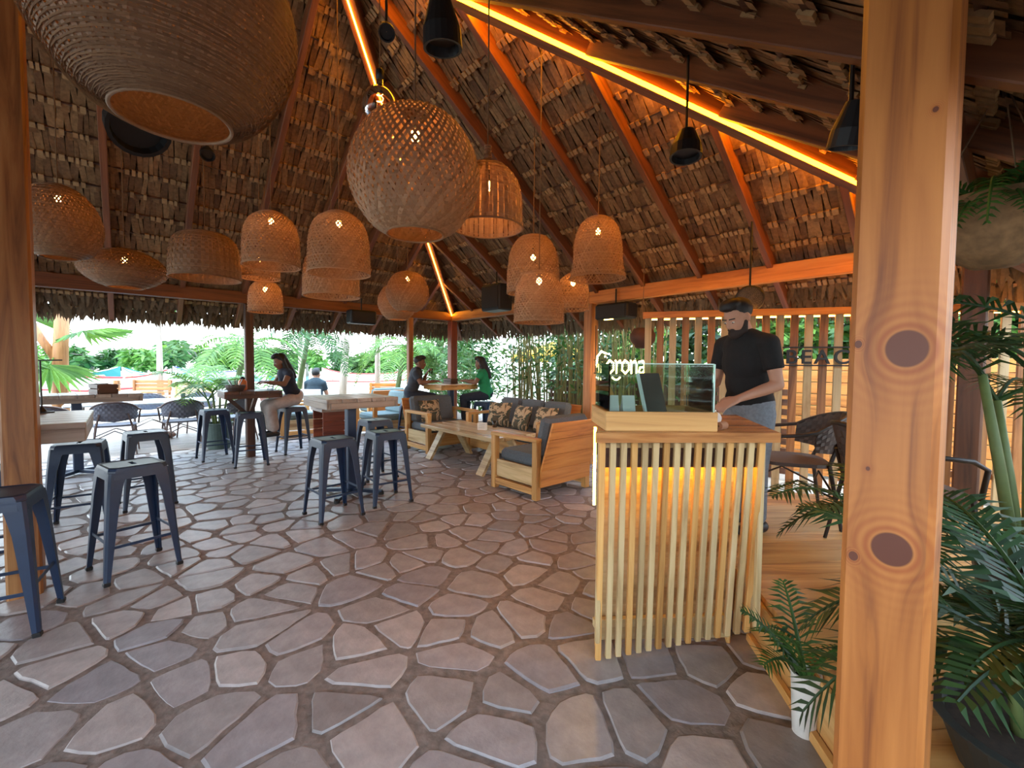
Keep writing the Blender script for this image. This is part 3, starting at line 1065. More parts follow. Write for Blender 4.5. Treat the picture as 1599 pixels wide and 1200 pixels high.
# ================================================================== metal stools
def make_stool():
    t = thing('bar_stool', 'stool', 'stool')
    a, b, h = .150, .205, .72
    # seat pan with turned down skirt
    mb = MB()
    def rr(w, c, z):
        return [(-w, -w + c, z), (-w + c, -w, z), (w - c, -w, z), (w, -w + c, z), (w, w - c, z), (w - c, w, z), (-w + c, w, z), (-w, w - c, z)]
    rings = rr(a + .012, .03, h - .075) + rr(a + .004, .03, h - .02) + rr(a, .035, h - .004) + rr(a - .012, .035, h) + rr(a - .02, .035, h - .004)
    fs = []
    for r in range(4):
        for i in range(8):
            j = (i + 1) % 8
            fs.append((r * 8 + i, r * 8 + j, r * 8 + 8 + j, r * 8 + 8 + i))
    # top with a hand slot
    k = 32
    sl_ = [(-.05, -.014), (.05, -.014), (.05, .014), (-.05, .014)]
    vs = rings + [(x, y, h - .004) for x, y in sl_] + [(x, y, h - .03) for x, y in sl_]
    s0 = 40
    fs += [(33, 34, s0 + 1, s0), (32, 33, s0), (32, s0, s0 + 3, 39), (38, 39, s0 + 3), (37, 38, s0 + 3, s0 + 2), (36, 37, s0 + 2), (35, 36, s0 + 2, s0 + 1), (34, 35, s0 + 1)]
    for i in range(4):
        j = (i + 1) % 4
        fs.append((s0 + i, s0 + j, s0 + 4 + j, s0 + 4 + i))
    fs.append((s0 + 4, s0 + 5, s0 + 6, s0 + 7))
    fs.append(tuple(range(7, -1, -1)))
    mb.add(vs, fs)
    mb.build('seat', M_STEEL, t)
    for sx in (-1, 1):
        for sy in (-1, 1):
            mb = MB()
            # folded sheet leg: two flanges meeting at a rounded corner, tapering down
            lv = []
            for z, e, w in ((h - .03, a + .006, .095), (h - .09, a + .012, .078), (h - .2, a + .022, .062), (.02, b, .030)):
                e2, th_ = e, .012
                pts = [(e2 - w, e2), (e2 - .012, e2), (e2, e2 - .012), (e2, e2 - w), (e2 - th_, e2 - w), (e2 - th_, e2 - th_), (e2 - w, e2 - th_)]
                lv.append([V((sx * x, sy * y, z)) for x, y in pts])
            n = 7
            vs = [p for r in lv for p in r]
            fs = []
            for r in range(len(lv) - 1):
                for i in range(n):
                    j = (i + 1) % n
                    q = (r * n + i, r * n + j, r * n + n + j, r * n + n + i)
                    fs.append(q if sx * sy > 0 else q[::-1])
            fs += [tuple(range(n)), tuple(range((len(lv) - 1) * n, len(lv) * n))]
            mb.add(vs, fs)
            leg = mb.build('leg', M_STEEL, t)
            MB().box((sx * (b - .014), sy * (b - .014), .012), (.036, .036, .024), None, .004).build('rubber_foot', M_BLACK, leg)
    zz = .255
    e = b - (b - a - .022) * (zz - .02) / (h - .22) - .012
    for k in range(4):
        q = [(-e, -e), (e, -e), (e, e), (-e, e)]
        z = zz - (.03 if k % 2 else 0)
        MB().bar((q[k][0], q[k][1], z), (q[(k + 1) % 4][0], q[(k + 1) % 4][1], z), .006, .018).build('rung', M_STEEL, t)
    return t
STOOLS = []
_s0 = make_stool()
def stool(p, rz, label, group):
    global _s0
    if _s0 is not None:
        o, _s0 = _s0, None
        o.location = (p[0], p[1], 0)
        o.rotation_euler = (0, 0, rz)
        o['label'] = label
        o['group'] = group
    else:
        o = dup(STOOLS[0], (p[0], p[1], 0), rz, label, group)
    STOOLS.append(o)
    return o
GA, GB, GC = 'stools along the long bar table', 'stools at the square high table', 'stools at the table round the slim post'
stool(W(3.42, 3.50 + .08), RA + .06, 'dark metal stool at the square high table, on the beach side of its column', GB)
stool(W(3.32, 3.02), RA - .05, 'dark metal stool at the square high table, facing the wooden armchairs', GB)
stool(W(2.36, 2.70), RA + .03, 'dark metal stool on the far side of the square high table', GB)
stool(W(3.62, 4.98), RA + .25, 'large looking dark metal stool with pale lit seat in front of the ridge post', GA)
stool(W(1.93, 4.86), RA + .12, 'dark metal stool at the far corner of the long bar table, nearest the wicker chairs', GA)
stool(W(2.35, 5.30), RA - .1, 'dark metal stool tucked under the end of the long bar table', GA)
stool(W(3.30, 5.72), RA + .1, 'dark metal stool half behind the ridge post under the long bar table', GA)
stool((-2.66, 2.24), RA - .15, 'dark metal stool standing alone before the ridge post on the entrance side', GA)
stool(W(-.12, 4.03), RA + .1, 'dark metal stool beside the potted palm at the high table round the slim post', GC)
stool(W(.62, 3.72), RA - .1, 'dark metal stool in front of the slim post at its high table', GC)
stool(W(.06, 3.02), RA + .1, 'dark metal stool that the woman sits on', GC)

# ================================================================== tables
def slab_table(name, label, cat, p, rz, size, z, th, tone, skirt=0.0):
    t = thing(name, label, cat, (p[0], p[1], 0), rz)
    n = max(2, int(round(size[1] / .16)))
    wd = size[1] / n
    for k in range(n):
        MB().box((0, -size[1] / 2 + wd * (k + .5), z - .02), (size[0], wd - .004, .04), None, .005).build('board', wood('x', tone, .35), t)
    if skirt:
        for s in (-1, 1):
            MB().box((0, s * (size[1] / 2 - .02), z - .04 - skirt / 2), (size[0] - .01, .035, skirt), None, .004).build('apron', wood('x', tone), t)
            MB().box((s * (size[0] / 2 - .02), 0, z - .04 - skirt / 2), (.035, size[1] - .08, skirt), None, .004).build('apron', wood('y', tone), t)
    return t
# long bar table by the ridge post: u 2.52..3.53, v 5.2..7.4
bt = slab_table('bar_table', 'long high bar table of pale boards beside the ridge post', 'table', W(3.03, 6.3), RA + PI / 2, (2.2, 1.0), 1.0, .12, 'grey', .085)
for sx in (-.75, 0.0):
    MB().box((sx, -.1, .46), (.10, .10, .90), None, .006).build('column', M_STEEL, bt)
    MB().box((sx, -.1, .012), (.5, .5, .024), None, .004).build('foot_plate', M_STEEL, bt)
# pole stand on it
t = thing('metal_stand', 'thin black metal stand with cross bar on the long bar table', 'stand', G(66, 645, 1.0))
MB().lathe([(.07, 0), (.07, .008), (.03, .014), (.012, .04), (.006, .05)], 20, cap=True).build('base', M_IRON, t, smooth=False)
MB().tube([(0, 0, .03), (0, 0, .40)], .006, 8).build('pole', M_IRON, t)
MB().tube([(-.11, -.05, .40), (.12, .05, .405)], .005, 6).build('cross_bar', M_IRON, t)

def column_table(name, label, p, rz, size, z, tone, sk=.06, feet=True):
    t = slab_table(name, label, 'table', p, rz, size, z, .1, tone, sk)
    MB().box((0, 0, (z - .04) / 2 + .03), (.095, .095, z - .1), None, .008).build('column', M_STEEL, t)
    if feet:
        for k in range(4):
            a = PI / 4 + k * PI / 2
            f = MB().bar((0, 0, .05), (.34 * math.cos(a), .34 * math.sin(a), .03), .05, .035).build('foot_bar', M_STEEL, t)
            MB().lathe([(.03, 0), (.03, .03), (.012, .045)], 10, (.33 * math.cos(a), .33 * math.sin(a), 0), cap=True).build('levelling_foot', M_BLACK, f)
    return t
column_table('high_table', 'square high table with pale edge on a dark steel column among the stools', W(2.86, 3.2), RA, (.74, .74), 1.05, 'grey')
column_table('high_table', 'dark high table on the deck carrying a crate of condiments', W(-.05, 5.45), RA + .1, (.62, 1.2), 1.0, 'grey')
# condiment crate on it
def crate(p, rz, label, tone, size=(.3, .2, .12)):
    t = thing('wooden_crate', label, 'crate', p, rz)
    x, y, z = size
    MB().box((0, 0, .006), (x, y, .012)).build('bottom', wood('x', tone), t)
    for s in (-1, 1):
        for k in range(2):
            MB().box((0, s * (y / 2 - .006), z * (.28 + .48 * k)), (x, .012, z * .38)).build('slat', wood('x', tone), t)
        MB().box((s * (x / 2 - .006), 0, z * .5), (.012, y - .026, z)).build('end_board', wood('y', tone), t)
    return t
crate(W(.02, 5.20, 1.0), RA + .3, 'small brown wooden crate of condiments on the dark high table', 'dark')
# table round the slim post
tb = slab_table('high_table', 'high table built round the slim dark post', 'table', W(.22, 3.64), RA, (.62, .72), 1.0, .1, 'dark', .06)
MB().bar((-.155, .04, .66), (.2, .04, .925), .05, .05).build('bracket', wood('x', 'dark'), tb)
MB().bar((-.22, -.03, .66), (-.22, -.28, .925), .05, .05).build('bracket', wood('y', 'dark'), tb)
t = thing('copper_lantern', 'small orange lantern on the table against the slim post', 'lantern', W(.17, 3.72, 1.0), .2)
MB().lathe([(.05, 0), (.06, .02), (.055, .13), (.03, .16), (.02, .18)], 14, cap=True).build('glass', plain('amber_pot', (206, 120, 66), .4), t, smooth=True)
MB().lathe([(.032, .16), (.036, .175), (.01, .2)], 12, cap=True).build('lid', M_IRON, t)
t = thing('wicker_basket', 'low brown basket of cutlery on the table by the slim post', 'basket', W(.36, 3.84, 1.0))
MB().lathe([(.002, .004), (.09, .0), (.12, .05), (.125, .085), (.115, .085), (.1, .03), (.002, .02)], 18).build('bowl', M_WICKER, t)
for k in range(6):
    a = k * 1.1
    MB().tube([(.03 * math.cos(a), .03 * math.sin(a), .03), (.10 * math.cos(a), .10 * math.sin(a), .17)], .006, 6).build('utensil', plain('steel_cutlery', (150, 150, 155), .3, .8), t)
t = thing('clear_box', 'small clear box on the table beside the orange lantern', 'box', W(.45, 3.42, 1.0), RA)
MB().box((0, 0, .03), (.09, .07, .06), None, .006).build('body', pane_glass('box_plastic', (222, 226, 230)), t)
MB().box((0, 0, .064), (.095, .075, .008), None, .003).build('lid', plain('grey_lid', (150, 146, 146), .5), t)

# small high table by the corner post with its guests
tc_ = column_table('high_table', 'small pale high table before the corner post where two guests sit', W(.62, .45), RA, (.62, .8), 1.03, 'pine', .05)
crate(W(.42, .32, 1.03), RA, 'dark condiment crate on the small pale high table', 'dark', (.26, .16, .1))

# white outdoor table and wicker chairs
wt = thing('outdoor_table', 'long white topped outdoor table among the wicker chairs', 'table', W(-2.15, 4.75), RA)
wt.location.z = 0
MB().box((0, 0, .725), (.95, 1.9, .035), None, .012).build('table_top', plain('white_laminate', (236, 240, 238), .4, var=.03), wt)
for sx in (-1, 1):
    for sy in (-1, 1):
        MB().tube([(sx * .38, sy * .8, 0), (sx * .36, sy * .76, .71)], .022, 8).build('leg', plain('grey_metal', (120, 116, 112), .5), wt)
t = thing('drinking_glass', 'empty clear tumbler on the white outdoor table', 'glass', W(-1.85, 4.25, .7425))
MB().lathe([(.002, 0), (.03, 0), (.036, .12), (.033, .12), (.028, .01), (.002, .008)], 14).build('tumbler', pane_glass('tumbler_glass', (232, 240, 240)), t, smooth=True)
def make_wicker(name, label, m, rod):
    t = thing(name, label, 'chair')
    sw = .24
    # seat
    mb = MB()
    n = 20
    vs = [(.23 * math.copysign(abs(math.cos(a)) ** .6, math.cos(a)), .25 * math.copysign(abs(math.sin(a)) ** .6, math.sin(a))) for a in (2 * PI * i / n for i in range(n))]
    mb.prism(vs, .425, .45)
    mb.build('seat', m, t)
    # curved woven back, wrapping into the arms
    def back(a, z):
        r = .265
        lean = .10 * max(0, z - .45) / .35
        return V((-(r + lean) * math.cos(a) * .98, (r + .02) * math.sin(a), z))
    mb = MB()
    na, nz_ = 22, 7
    amax = 1.25
    def ztop(a):
        return .80 - .12 * (abs(a) / amax) ** 2.2
    for j in range(nz_):
        vs, fs = [], []
        for i in range(na + 1):
            a = -amax + 2 * amax * i / na
            z0, z1 = .50 + .04 * (abs(a) / amax), ztop(a)
            za, zb = z0 + (z1 - z0) * j / nz_, z0 + (z1 - z0) * (j + 1.02) / nz_
            off = .004 * (1 if (i + j) % 2 else -1)
            p, q = back(a, za), back(a, zb)
            d = V((p.x, p.y, 0)).normalized() * off
            vs += [p + d, q + d, q + d * 0 + V((p.x, p.y, 0)).normalized() * (off - .012), p + V((p.x, p.y, 0)).normalized() * (off - .012)]
            if i:
                o = 4 * (i - 1)
                fs += [(o, o + 4, o + 5, o + 1), (o + 3, o + 2, o + 6, o + 7), (o + 1, o + 5, o + 6, o + 2), (o, o + 3, o + 7, o + 4)]
        mb.add(vs, fs)
    mb.build('backrest', m, t)
    pts = [V((.21, -.27, .43)), V((.22, -.29, .6)), V((.14, -.3, .645)), V((.0, -.31, .66))]
    top = [back(-amax + 2 * amax * i / 16, ztop(-amax + 2 * amax * i / 16)) for i in range(17)]
    MB().tube(pts + top + [V((p.x, -p.y, p.z)) for p in pts[::-1]], .014, 6).build('arm_rail', rod, t, smooth=True)
    for s in (-1, 1):
        MB().tube([(.20, s * .23, .45), (.24, s * .27, 0)], [.015, .012], 6).build('leg', rod, t)
        MB().tube([(-.27, s * .16, .62), (-.2, s * .2, .44), (-.27, s * .25, 0)], [.013, .015, .012], 6).build('leg', rod, t)
        MB().tube([(.21, s * .245, .22), (.0, s * .24, .33), (-.22, s * .225, .22)], .008, 5).build('stretcher', rod, t)
    MB().tube([(.215, -.25, .24), (.19, 0, .36), (.215, .25, .24)], .008, 5).build('stretcher', rod, t)
    MB().tube([(-.225, -.23, .24), (-.19, 0, .36), (-.225, .23, .24)], .008, 5).build('stretcher', rod, t)
    return t
rod_out = plain('brown_rod', (96, 76, 70), .5)
GW = 'grey wicker chairs round the white outdoor table'
wc = make_wicker('wicker_chair', 'grey wicker chair with its back to the pavilion, beside the potted palm', M_WICKER_OUT, rod_out)
def face(o, p, to, z=0.0):
    o.location = (p[0], p[1], z)
    d = V(to) - V((p[0], p[1], 0))
    o.rotation_euler = (0, 0, math.atan2(d.y, d.x))
wc['group'] = GW
tcen = W(-2.15, 4.75)
p = (G(306, 705) + G(262, 706) + G(278, 690) + G(303, 692)) / 4
face(wc, W(-1.53, 4.30), W(-2.15, 4.3))
for uu, vv, tu, tv, lb in ((-1.50, 5.12, -2.15, 5.1, 'grey wicker chair with its back to the pavilion, nearer the dark high table'),
                           (-2.85, 4.65, -2.15, 4.6, 'grey wicker chair on the beach side of the white table, middle of its row'),
                           (-2.85, 3.95, -2.15, 4.2, 'grey wicker chair on the beach side of the white table, behind the palm'),
                           (-1.25, 5.80, -2.15, 5.6, 'grey wicker chair behind the column of the dark high table'),
                           (-1.62, 3.55, -2.15, 4.0, 'grey wicker chair at the end of the white table beside the palm pot')):
    c = dup(wc, W(uu, vv), 0, lb, GW)
    face(c, W(uu, vv), W(tu, tv))

# ================================================================== lounge of pine frames
def pillow_mesh(w, h, th_):
    mb = MB()
    n = 10
    vs, fs = [], []
    for side in (1, -1):
        for i in range(n + 1):
            for j in range(n + 1):
                x, y = -1 + 2 * i / n, -1 + 2 * j / n
                b = (1 - abs(x) ** 2.6) * (1 - abs(y) ** 2.6)
                pin = 1 - .06 * (1 - abs(x)) * (abs(y) ** 3) - .0
                vs.append(V((side * th_ / 2 * b ** .55, x * w / 2 * (1 - .07 * (1 - abs(y)) * abs(x) ** 4), y * h / 2 * (1 - .07 * (1 - abs(x)) * abs(y) ** 4))))
    m = (n + 1) ** 2
    for s in range(2):
        for i in range(n):
            for j in range(n):
                a = s * m + i * (n + 1) + j
                q = (a, a + n + 1, a + n + 2, a + 1)
                fs.append(q if s == 0 else q[::-1])
    mb.add(vs, fs)
    return mb
def floral():
    m, n, l, b = newmat('floral_print')
    tc = n.new('ShaderNodeTexCoord')
    vo = n.new('ShaderNodeTexVoronoi')
    vo.inputs['Scale'].default_value = 5
    nz = n.new('ShaderNodeTexNoise')
    nz.inputs['Scale'].default_value = 5
    nz.inputs['Distortion'].default_value = 1.2
    l.new(tc.outputs['Object'], nz.inputs['Vector'])
    l.new(nz.outputs['Color'], vo.inputs['Vector'])
    rp = n.new('ShaderNodeValToRGB')
    rp.color_ramp.interpolation = 'CONSTANT'
    e = rp.color_ramp.elements
    e[0].color = c4(lin((168, 140, 106)))
    e[1].position = .2
    e[1].color = c4(lin((88, 78, 60)))
    for pos, c in ((.38, (150, 120, 92)), (.55, (110, 66, 52)), (.66, (70, 74, 62)), (.8, (186, 160, 128))):
        e.new(pos).color = c4(lin(c))
    sx = n.new('ShaderNodeSeparateXYZ')
    l.new(vo.outputs['Color'], sx.inputs[0])
    l.new(sx.outputs[0], rp.inputs[0])
    l.new(rp.outputs[0], b.inputs['Base Color'])
    b.inputs['Roughness'].default_value = .9
    return m
M_FLORAL = floral()
def pillow(p, rz, tilt, label, w=.42, m=None):
    o = pillow_mesh(w, w * .95, .15).build('throw_pillow', m or M_FLORAL, None, smooth=True)
    o.location = p
    o.rotation_euler = (0, tilt, rz)
    return tag(o, label, 'pillow', 'floral pillows on the lounge seats' if m is None else None)
def lounge(name, label, cat, p, rz, wid, dep=.74, seats=1, tone='pine', cush=None, btone='orange', group=None, arm=.64):
    """faces +x; an open pine frame at each side, plank back, canvas cushions"""
    t = thing(name, label, cat, (p[0], p[1], 0), rz, group)
    cush = cush or M_GREY_CUSH
    for s in (-1, 1):
        y = s * (wid / 2 - .035)
        MB().box((dep / 2 - .035, y, arm / 2 - .02), (.07, .07, arm - .04), None, .005).build('leg', wood('z', tone), t)
        MB().box((-dep / 2 + .035, y, arm / 2 - .02), (.07, .07, arm - .04), None, .005).build('leg', wood('z', tone), t)
        MB().box((0, y, arm - .02), (dep, .085, .04), None, .005).build('arm_rest', wood('x', tone), t)
        MB().box((0, y, .085), (dep - .14, .06, .07), None, .005).build('lower_rail', wood('x', tone), t)
        MB().box((0, y, .235), (dep - .142, .022, .19), None, .003).build('side_panel', wood('x', 'pale'), t)
    MB().box((dep / 2 - .05, 0, .2), (.03, wid - .142, .2), None, .004).build('front_board', wood('y', tone), t)
    MB().box((0, 0, .30), (dep - .12, wid - .15, .03)).build('seat_base', wood('y', tone), t)
    # leaning plank back
    tilt = .16
    for k in range(4):
        z0 = .14 + k * .17
        x0 = -dep / 2 - .02 - tilt * max(0, (z0 - .3)) / .5
        x1 = -dep / 2 - .02 - tilt * max(0, (z0 + .165 - .3)) / .5
        MB().bar((x0, 0, z0), (x1, 0, z0 + .165), wid - .08, .022, up=(1, 0, 0)).build('back_plank', wood('y', btone), t)
    sw = (wid - .16) / seats
    for k in range(seats):
        y = -wid / 2 + .08 + sw * (k + .5)
        MB().box((.0, y, .38), (dep - .1, sw - .012, .13), None, .035).build('seat_cushion', cush, t)
        M = Matrix.Rotation(-.26, 3, 'Y')
        MB().box((-dep / 2 + .05, y, .64), (.13, sw - .016, .44), M, .04).build('back_cushion', cush, t)
    return t
P_ = lounge('armchair', 'pine armchair seen from behind with orange plank back beside the light brown post', 'armchair', W(3.97, 1.44), RA + PI, .86)
Q_ = lounge('armchair', 'pine armchair with grey cushions at the beach end of the coffee table', 'armchair', W(1.22, 1.02), RA, .98)
S_ = lounge('sofa', 'long pine sofa with grey cushions before the bamboo', 'sofa', W(2.585, .55), RA - PI / 2, 1.67, .72, 3)
pillow(W(2.22, .61, .62), RA - PI / 2 + .3, -.3, 'floral pillow on the sofa, at the end farther from the plank backed armchair')
pillow(W(2.72, .59, .60), RA - PI / 2 - .2, -.3, 'floral pillow in the middle of the sofa, pinkish print')
pillow(W(3.17, .55, .61), RA - PI / 2, -.3, 'floral pillow at the sofa end beside the light brown post')
pillow(W(1.02, 1.12, .60), RA + .1, -.3, 'floral pillow on the armchair at the beach end of the coffee table')
# coffee table with splayed plank legs
ct = thing('coffee_table', 'low coffee table with plank top and slanted legs between the pine seats', 'table', W(2.52, 1.31), RA)
for k in range(4):
    MB().box((0, -.27 + .18 * k, .475), (1.75, .176, .05), None, .005).build('board', wood('x', 'pale', .25), ct)
for sx in (-1, 1):
    for sy in (-1, 1):
        MB().bar((sx * .62, sy * .10, .45), (sx * .62, sy * .37, 0.0), .13, .04, up=(0, 1, 0)).build('leg', wood('x', 'pale'), ct)
    MB().box((sx * .6, 0, .435), (.12, .6, .03), None, .004).build('cleat', wood('y', 'pale'), ct)
t = thing('menu_stand', 'white block menu stand with printed lines on the coffee table', 'menu', W(2.72, 1.32, .5), RA + .6)
MB().box((0, 0, .05), (.13, .05, .1), None, .004).build('card', plain('white_card', (232, 228, 218), .6, var=.02), t)
for k in range(3):
    MB().box((0, -.0255, .03 + .025 * k), (.09, .002, .004)).build('printed_line', plain('print_grey', (120, 116, 110), .7), t)
t = thing('dark_glass', 'small dark tumbler beside the menu stand', 'glass', W(2.62, 1.02, .5))
MB().lathe([(.002, 0), (.032, 0), (.036, .09), (.032, .09), (.028, .012), (.002, .01)], 14).build('tumbler', plain('smoked_glass', (60, 52, 46), .15), t, smooth=True)

# lounge pieces beyond the beam, under the sky
GL = 'pine lounge chairs on the beach side'
lounge('armchair', 'pine armchair with pale teal cushions facing away from the square high table', 'armchair', W(-.62, 1.22), RA - PI / 2, .9, .74, 1, 'pine', M_TEAL_CUSH, 'red', GL)
lounge('armchair', 'pine armchair with pale teal cushions and open side behind the woman', 'armchair', W(-1.75, 2.5), RA + PI / 2, .85, .74, 1, 'pine', M_TEAL_CUSH, 'red', GL)
lounge('armchair', 'pine armchair with plank back facing the beach under the palms', 'armchair', W(-2.1, .55), RA + PI, .95, .74, 1, 'pine', M_TEAL_CUSH, 'orange', GL)
t = slab_table('lounge_table', 'reddish plank table with a boxed base between the outdoor armchairs', 'table', W(-.72, 2.12), RA, (.62, .62), .62, .06, 'grey', .04)
for k in range(3):
    MB().box((.26, 0, .1 + .18 * k), (.03, .56, .172), None, .004).build('base_plank', wood('y', 'red'), t)
    MB().box((-.26, 0, .1 + .18 * k), (.03, .56, .172), None, .004).build('base_plank', wood('y', 'red'), t)
pillow(W(-1.72, 2.62, .64), RA + 1.2, -.3, 'raspberry pink pillow on the armchair behind the woman', .38, plain('raspberry_cloth', (176, 60, 104), .9, var=.2, scale=30))

# ================================================================== reception counter with slatted front
ZT = 1.11
kt = thing('reception_counter', 'reception counter with upright pine slats and glowing gaps', 'counter', (.75, 2.2, 0))
def K(p):
    return V(p) - V((.75, 2.2, 0))
topL, topR = DP(941, 686, 1.90), DP(1190, 688, 1.93)
botL, botR = DP(934, 1030, 2.04), DP(1165, 986, 2.10)
NS = 16
for i in range(NS):
    f = i / (NS - 1)
    a, b = topL.lerp(topR, f), botL.lerp(botR, f)
    M, L = axis_matrix(K(a), K(b), (0, -1, 0))
    MB().box((0, 0, 0), (L, .027, .024), None, .003).build('slat', wood('x', 'pale' if i % 3 else 'pine'), kt, M=M)
poly = [(.355, 1.86), (1.165, 1.90), (1.335, 2.62), (.53, 2.56)]
MB().prism([K((x, y, 0)).xy for x, y in poly], ZT - .042, ZT).build('counter_top', wood('x', 'warm', .25), kt)
def panel(name, a, b, z0, z1, th_, tone, ax='x'):
    M, L = axis_matrix(K((a[0], a[1], (z0 + z1) / 2)), K((b[0], b[1], (z0 + z1) / 2)))
    return MB().box((0, 0, 0), (L, th_, z1 - z0), None, .003).build(name, wood('x', tone), kt, M=M)
panel('valance', (.41, 1.945), (1.115, 1.975), .945, ZT - .045, .02, 'dark')
panel('front_panel', (.43, 2.12), (1.09, 2.15), .05, ZT - .05, .02, 'pale')
panel('bottom_rail', (.40, 2.075), (1.07, 2.125), .14, .18, .03, 'pale')
panel('top_rail', (.40, 1.93), (1.125, 1.96), ZT - .075, ZT - .045, .022, 'pale')
panel('side_panel', (.43, 2.14), (.53, 2.54), .0, ZT - .05, .02, 'pine')
panel('side_panel', (1.10, 2.17), (1.23, 2.58), .0, ZT - .05, .02, 'pine')
for k in range(5):
    f = k / 4
    x, y = 1.135 + .09 * f, 1.99 + .3 * f
    MB().box(K((x, y, .62)), (.024, .026, .86), None, .003).build('side_slat', wood('z', 'pale'), kt)
for k in range(3):
    MB().box(K((.405 + .03 * k, 2.0 + .12 * k, .58)), (.022, .026, .94), None, .003).build('side_slat', wood('z', 'pale'), kt)
MB().bar(K((.43, 2.0, .94)), K((1.10, 2.03, .94)), .014, .012).build('light_strip', emit('counter_led', (255, 190, 26), 34), kt)
MB().bar(K((.462, 2.43, .62)), K((.462, 2.43, 1.055)), .012, .012).build('light_strip', emit('counter_led_side', (255, 190, 44), 60), kt)
MB().bar(K((.485, 2.36, .60)), K((.487, 2.36, ZT - .05)), .02, .03).build('edge_post', wood('z', 'pine'), kt)
MB().box(K((.505, 2.50, 1.19)), (.035, .018, .17), None, .003).build('upright_board', wood('z', 'pine'), kt)
MB().add([K(p) for p in ((.525, 2.50, 1.10), (.58, 2.50, 1.10), (.585, 2.50, 1.22), (.545, 2.50, 1.30), (.53, 2.50, 1.30), (.525, 2.52, 1.10), (.58, 2.52, 1.10), (.585, 2.52, 1.22), (.545, 2.52, 1.30), (.53, 2.52, 1.30))],
         [(0, 1, 2, 3, 4), (9, 8, 7, 6, 5)] + [(i, (i + 1) % 5 + 0, (i + 1) % 5 + 5, i + 5)[::-1] for i in range(5)]).build('upright_board', wood('z', 'pine'), kt)

# pine tray with a glass screen standing on it
tx = thing('glass_display_box', 'pine tray box carrying a clear glass screen on the counter', 'display box', (.655, 2.08, ZT))
def board(x, y, z, sx, sy, sz, tone='pine', ax='x'):
    return MB().box((x, y, z), (sx, sy, sz), None, .003).build('side_board', wood(ax, tone), tx)
board(0, -.15, .0425, .49, .022, .085)
board(0, .17, .0425, .49, .022, .085)
board(-.234, .01, .0425, .022, .298, .085, 'pine', 'y')
board(.234, .01, .0425, .022, .298, .085, 'pine', 'y')
MB().box((0, .01, .008), (.45, .3, .014)).build('bottom_board', wood('x', 'dark'), tx)
GZ, GH = .085, .21
gl = pane_glass()
for c, d in (((.0, -.15, GZ + GH / 2), (.45, .006, GH)), ((.0, .17, GZ + GH / 2), (.45, .006, GH)), ((-.228, .01, GZ + GH / 2), (.006, .31, GH)), ((.228, .01, GZ + GH / 2), (.006, .31, GH))):
    MB().box(c, d).build('pane', gl, tx)
MB().box((.228, -.152, GZ + GH / 2), (.005, .008, GH)).build('polished_edge', plain('glass_edge', (196, 226, 214), .15), tx)
MB().box((-.0, -.152, GZ + GH), (.45, .005, .004)).build('polished_edge', plain('glass_edge', (196, 226, 214), .15), tx)
t = thing('tablet', 'slanted tablet with pale edge inside the glass screen', 'tablet', (.67, 2.1, ZT + .016), .5)
Mt = Matrix.Rotation(-.30, 3, 'X')
MB().box((0, 0, .13), (.14, .010, .22), Mt, .003).build('case', M_BLACK, t)
MB().box((-.072, -.004, .13), (.012, .012, .22), Mt).build('edge', plain('tablet_edge', (214, 222, 228), .4), t)
MB().box((0, .06, .01), (.12, .12, .02), None, .004).build('foot', M_BLACK, t)
for k, (x, rz, lb) in enumerate(((.472, .1, 'small folded white card standing inside the glass screen'), (.548, .1, 'narrow white card standing beside the tablet'))):
    t = thing('folded_card', lb, 'card', (x, 2.08, ZT + .016), rz)
    for s in (-1, 1):
        MB().add([(-.03, s * .035, 0), (.03, s * .035, 0), (.03, s * .002, .13), (-.03, s * .002, .13), (-.03, s * .032, 0), (.03, s * .032, 0), (.03, -.001 * s, .13), (-.03, -.001 * s, .13)],
                 [(0, 1, 2, 3), (7, 6, 5, 4), (0, 3, 7, 4), (1, 5, 6, 2)]).build('leaf', plain('white_paper', (226, 228, 232), .7, var=.02), t)
def roll(p, label, r, ln, rgb, rz):
    t = thing('paper_roll', label, 'paper roll', p, rz)
    M = Matrix.Rotation(PI / 2, 3, 'Y')
    MB().lathe([(r * .25, -ln / 2), (r, -ln / 2), (r, ln / 2), (r * .25, ln / 2), (r * .25, -ln / 2)], 20, (0, 0, r), M=M).build('paper', plain('roll_%d' % rgb[0], rgb, .8, var=.04), t, smooth=False)
    MB().lathe([(r * .2, -ln / 2 - .001), (r * .26, -ln / 2 - .001), (r * .26, ln / 2 + .001), (r * .2, ln / 2 + .001), (r * .2, -ln / 2 - .001)], 14, (0, 0, r), M=M).build('core', plain('cardboard', (140, 104, 70), .8), t)
roll((.965, 2.12, ZT), 'white paper roll lying on the counter beside the glass screen', .033, .09, (206, 196, 186), .9)
roll((.95, 1.99, ZT), 'small brown roll lying on the counter edge in front of the white roll', .018, .06, (150, 104, 74), .7)

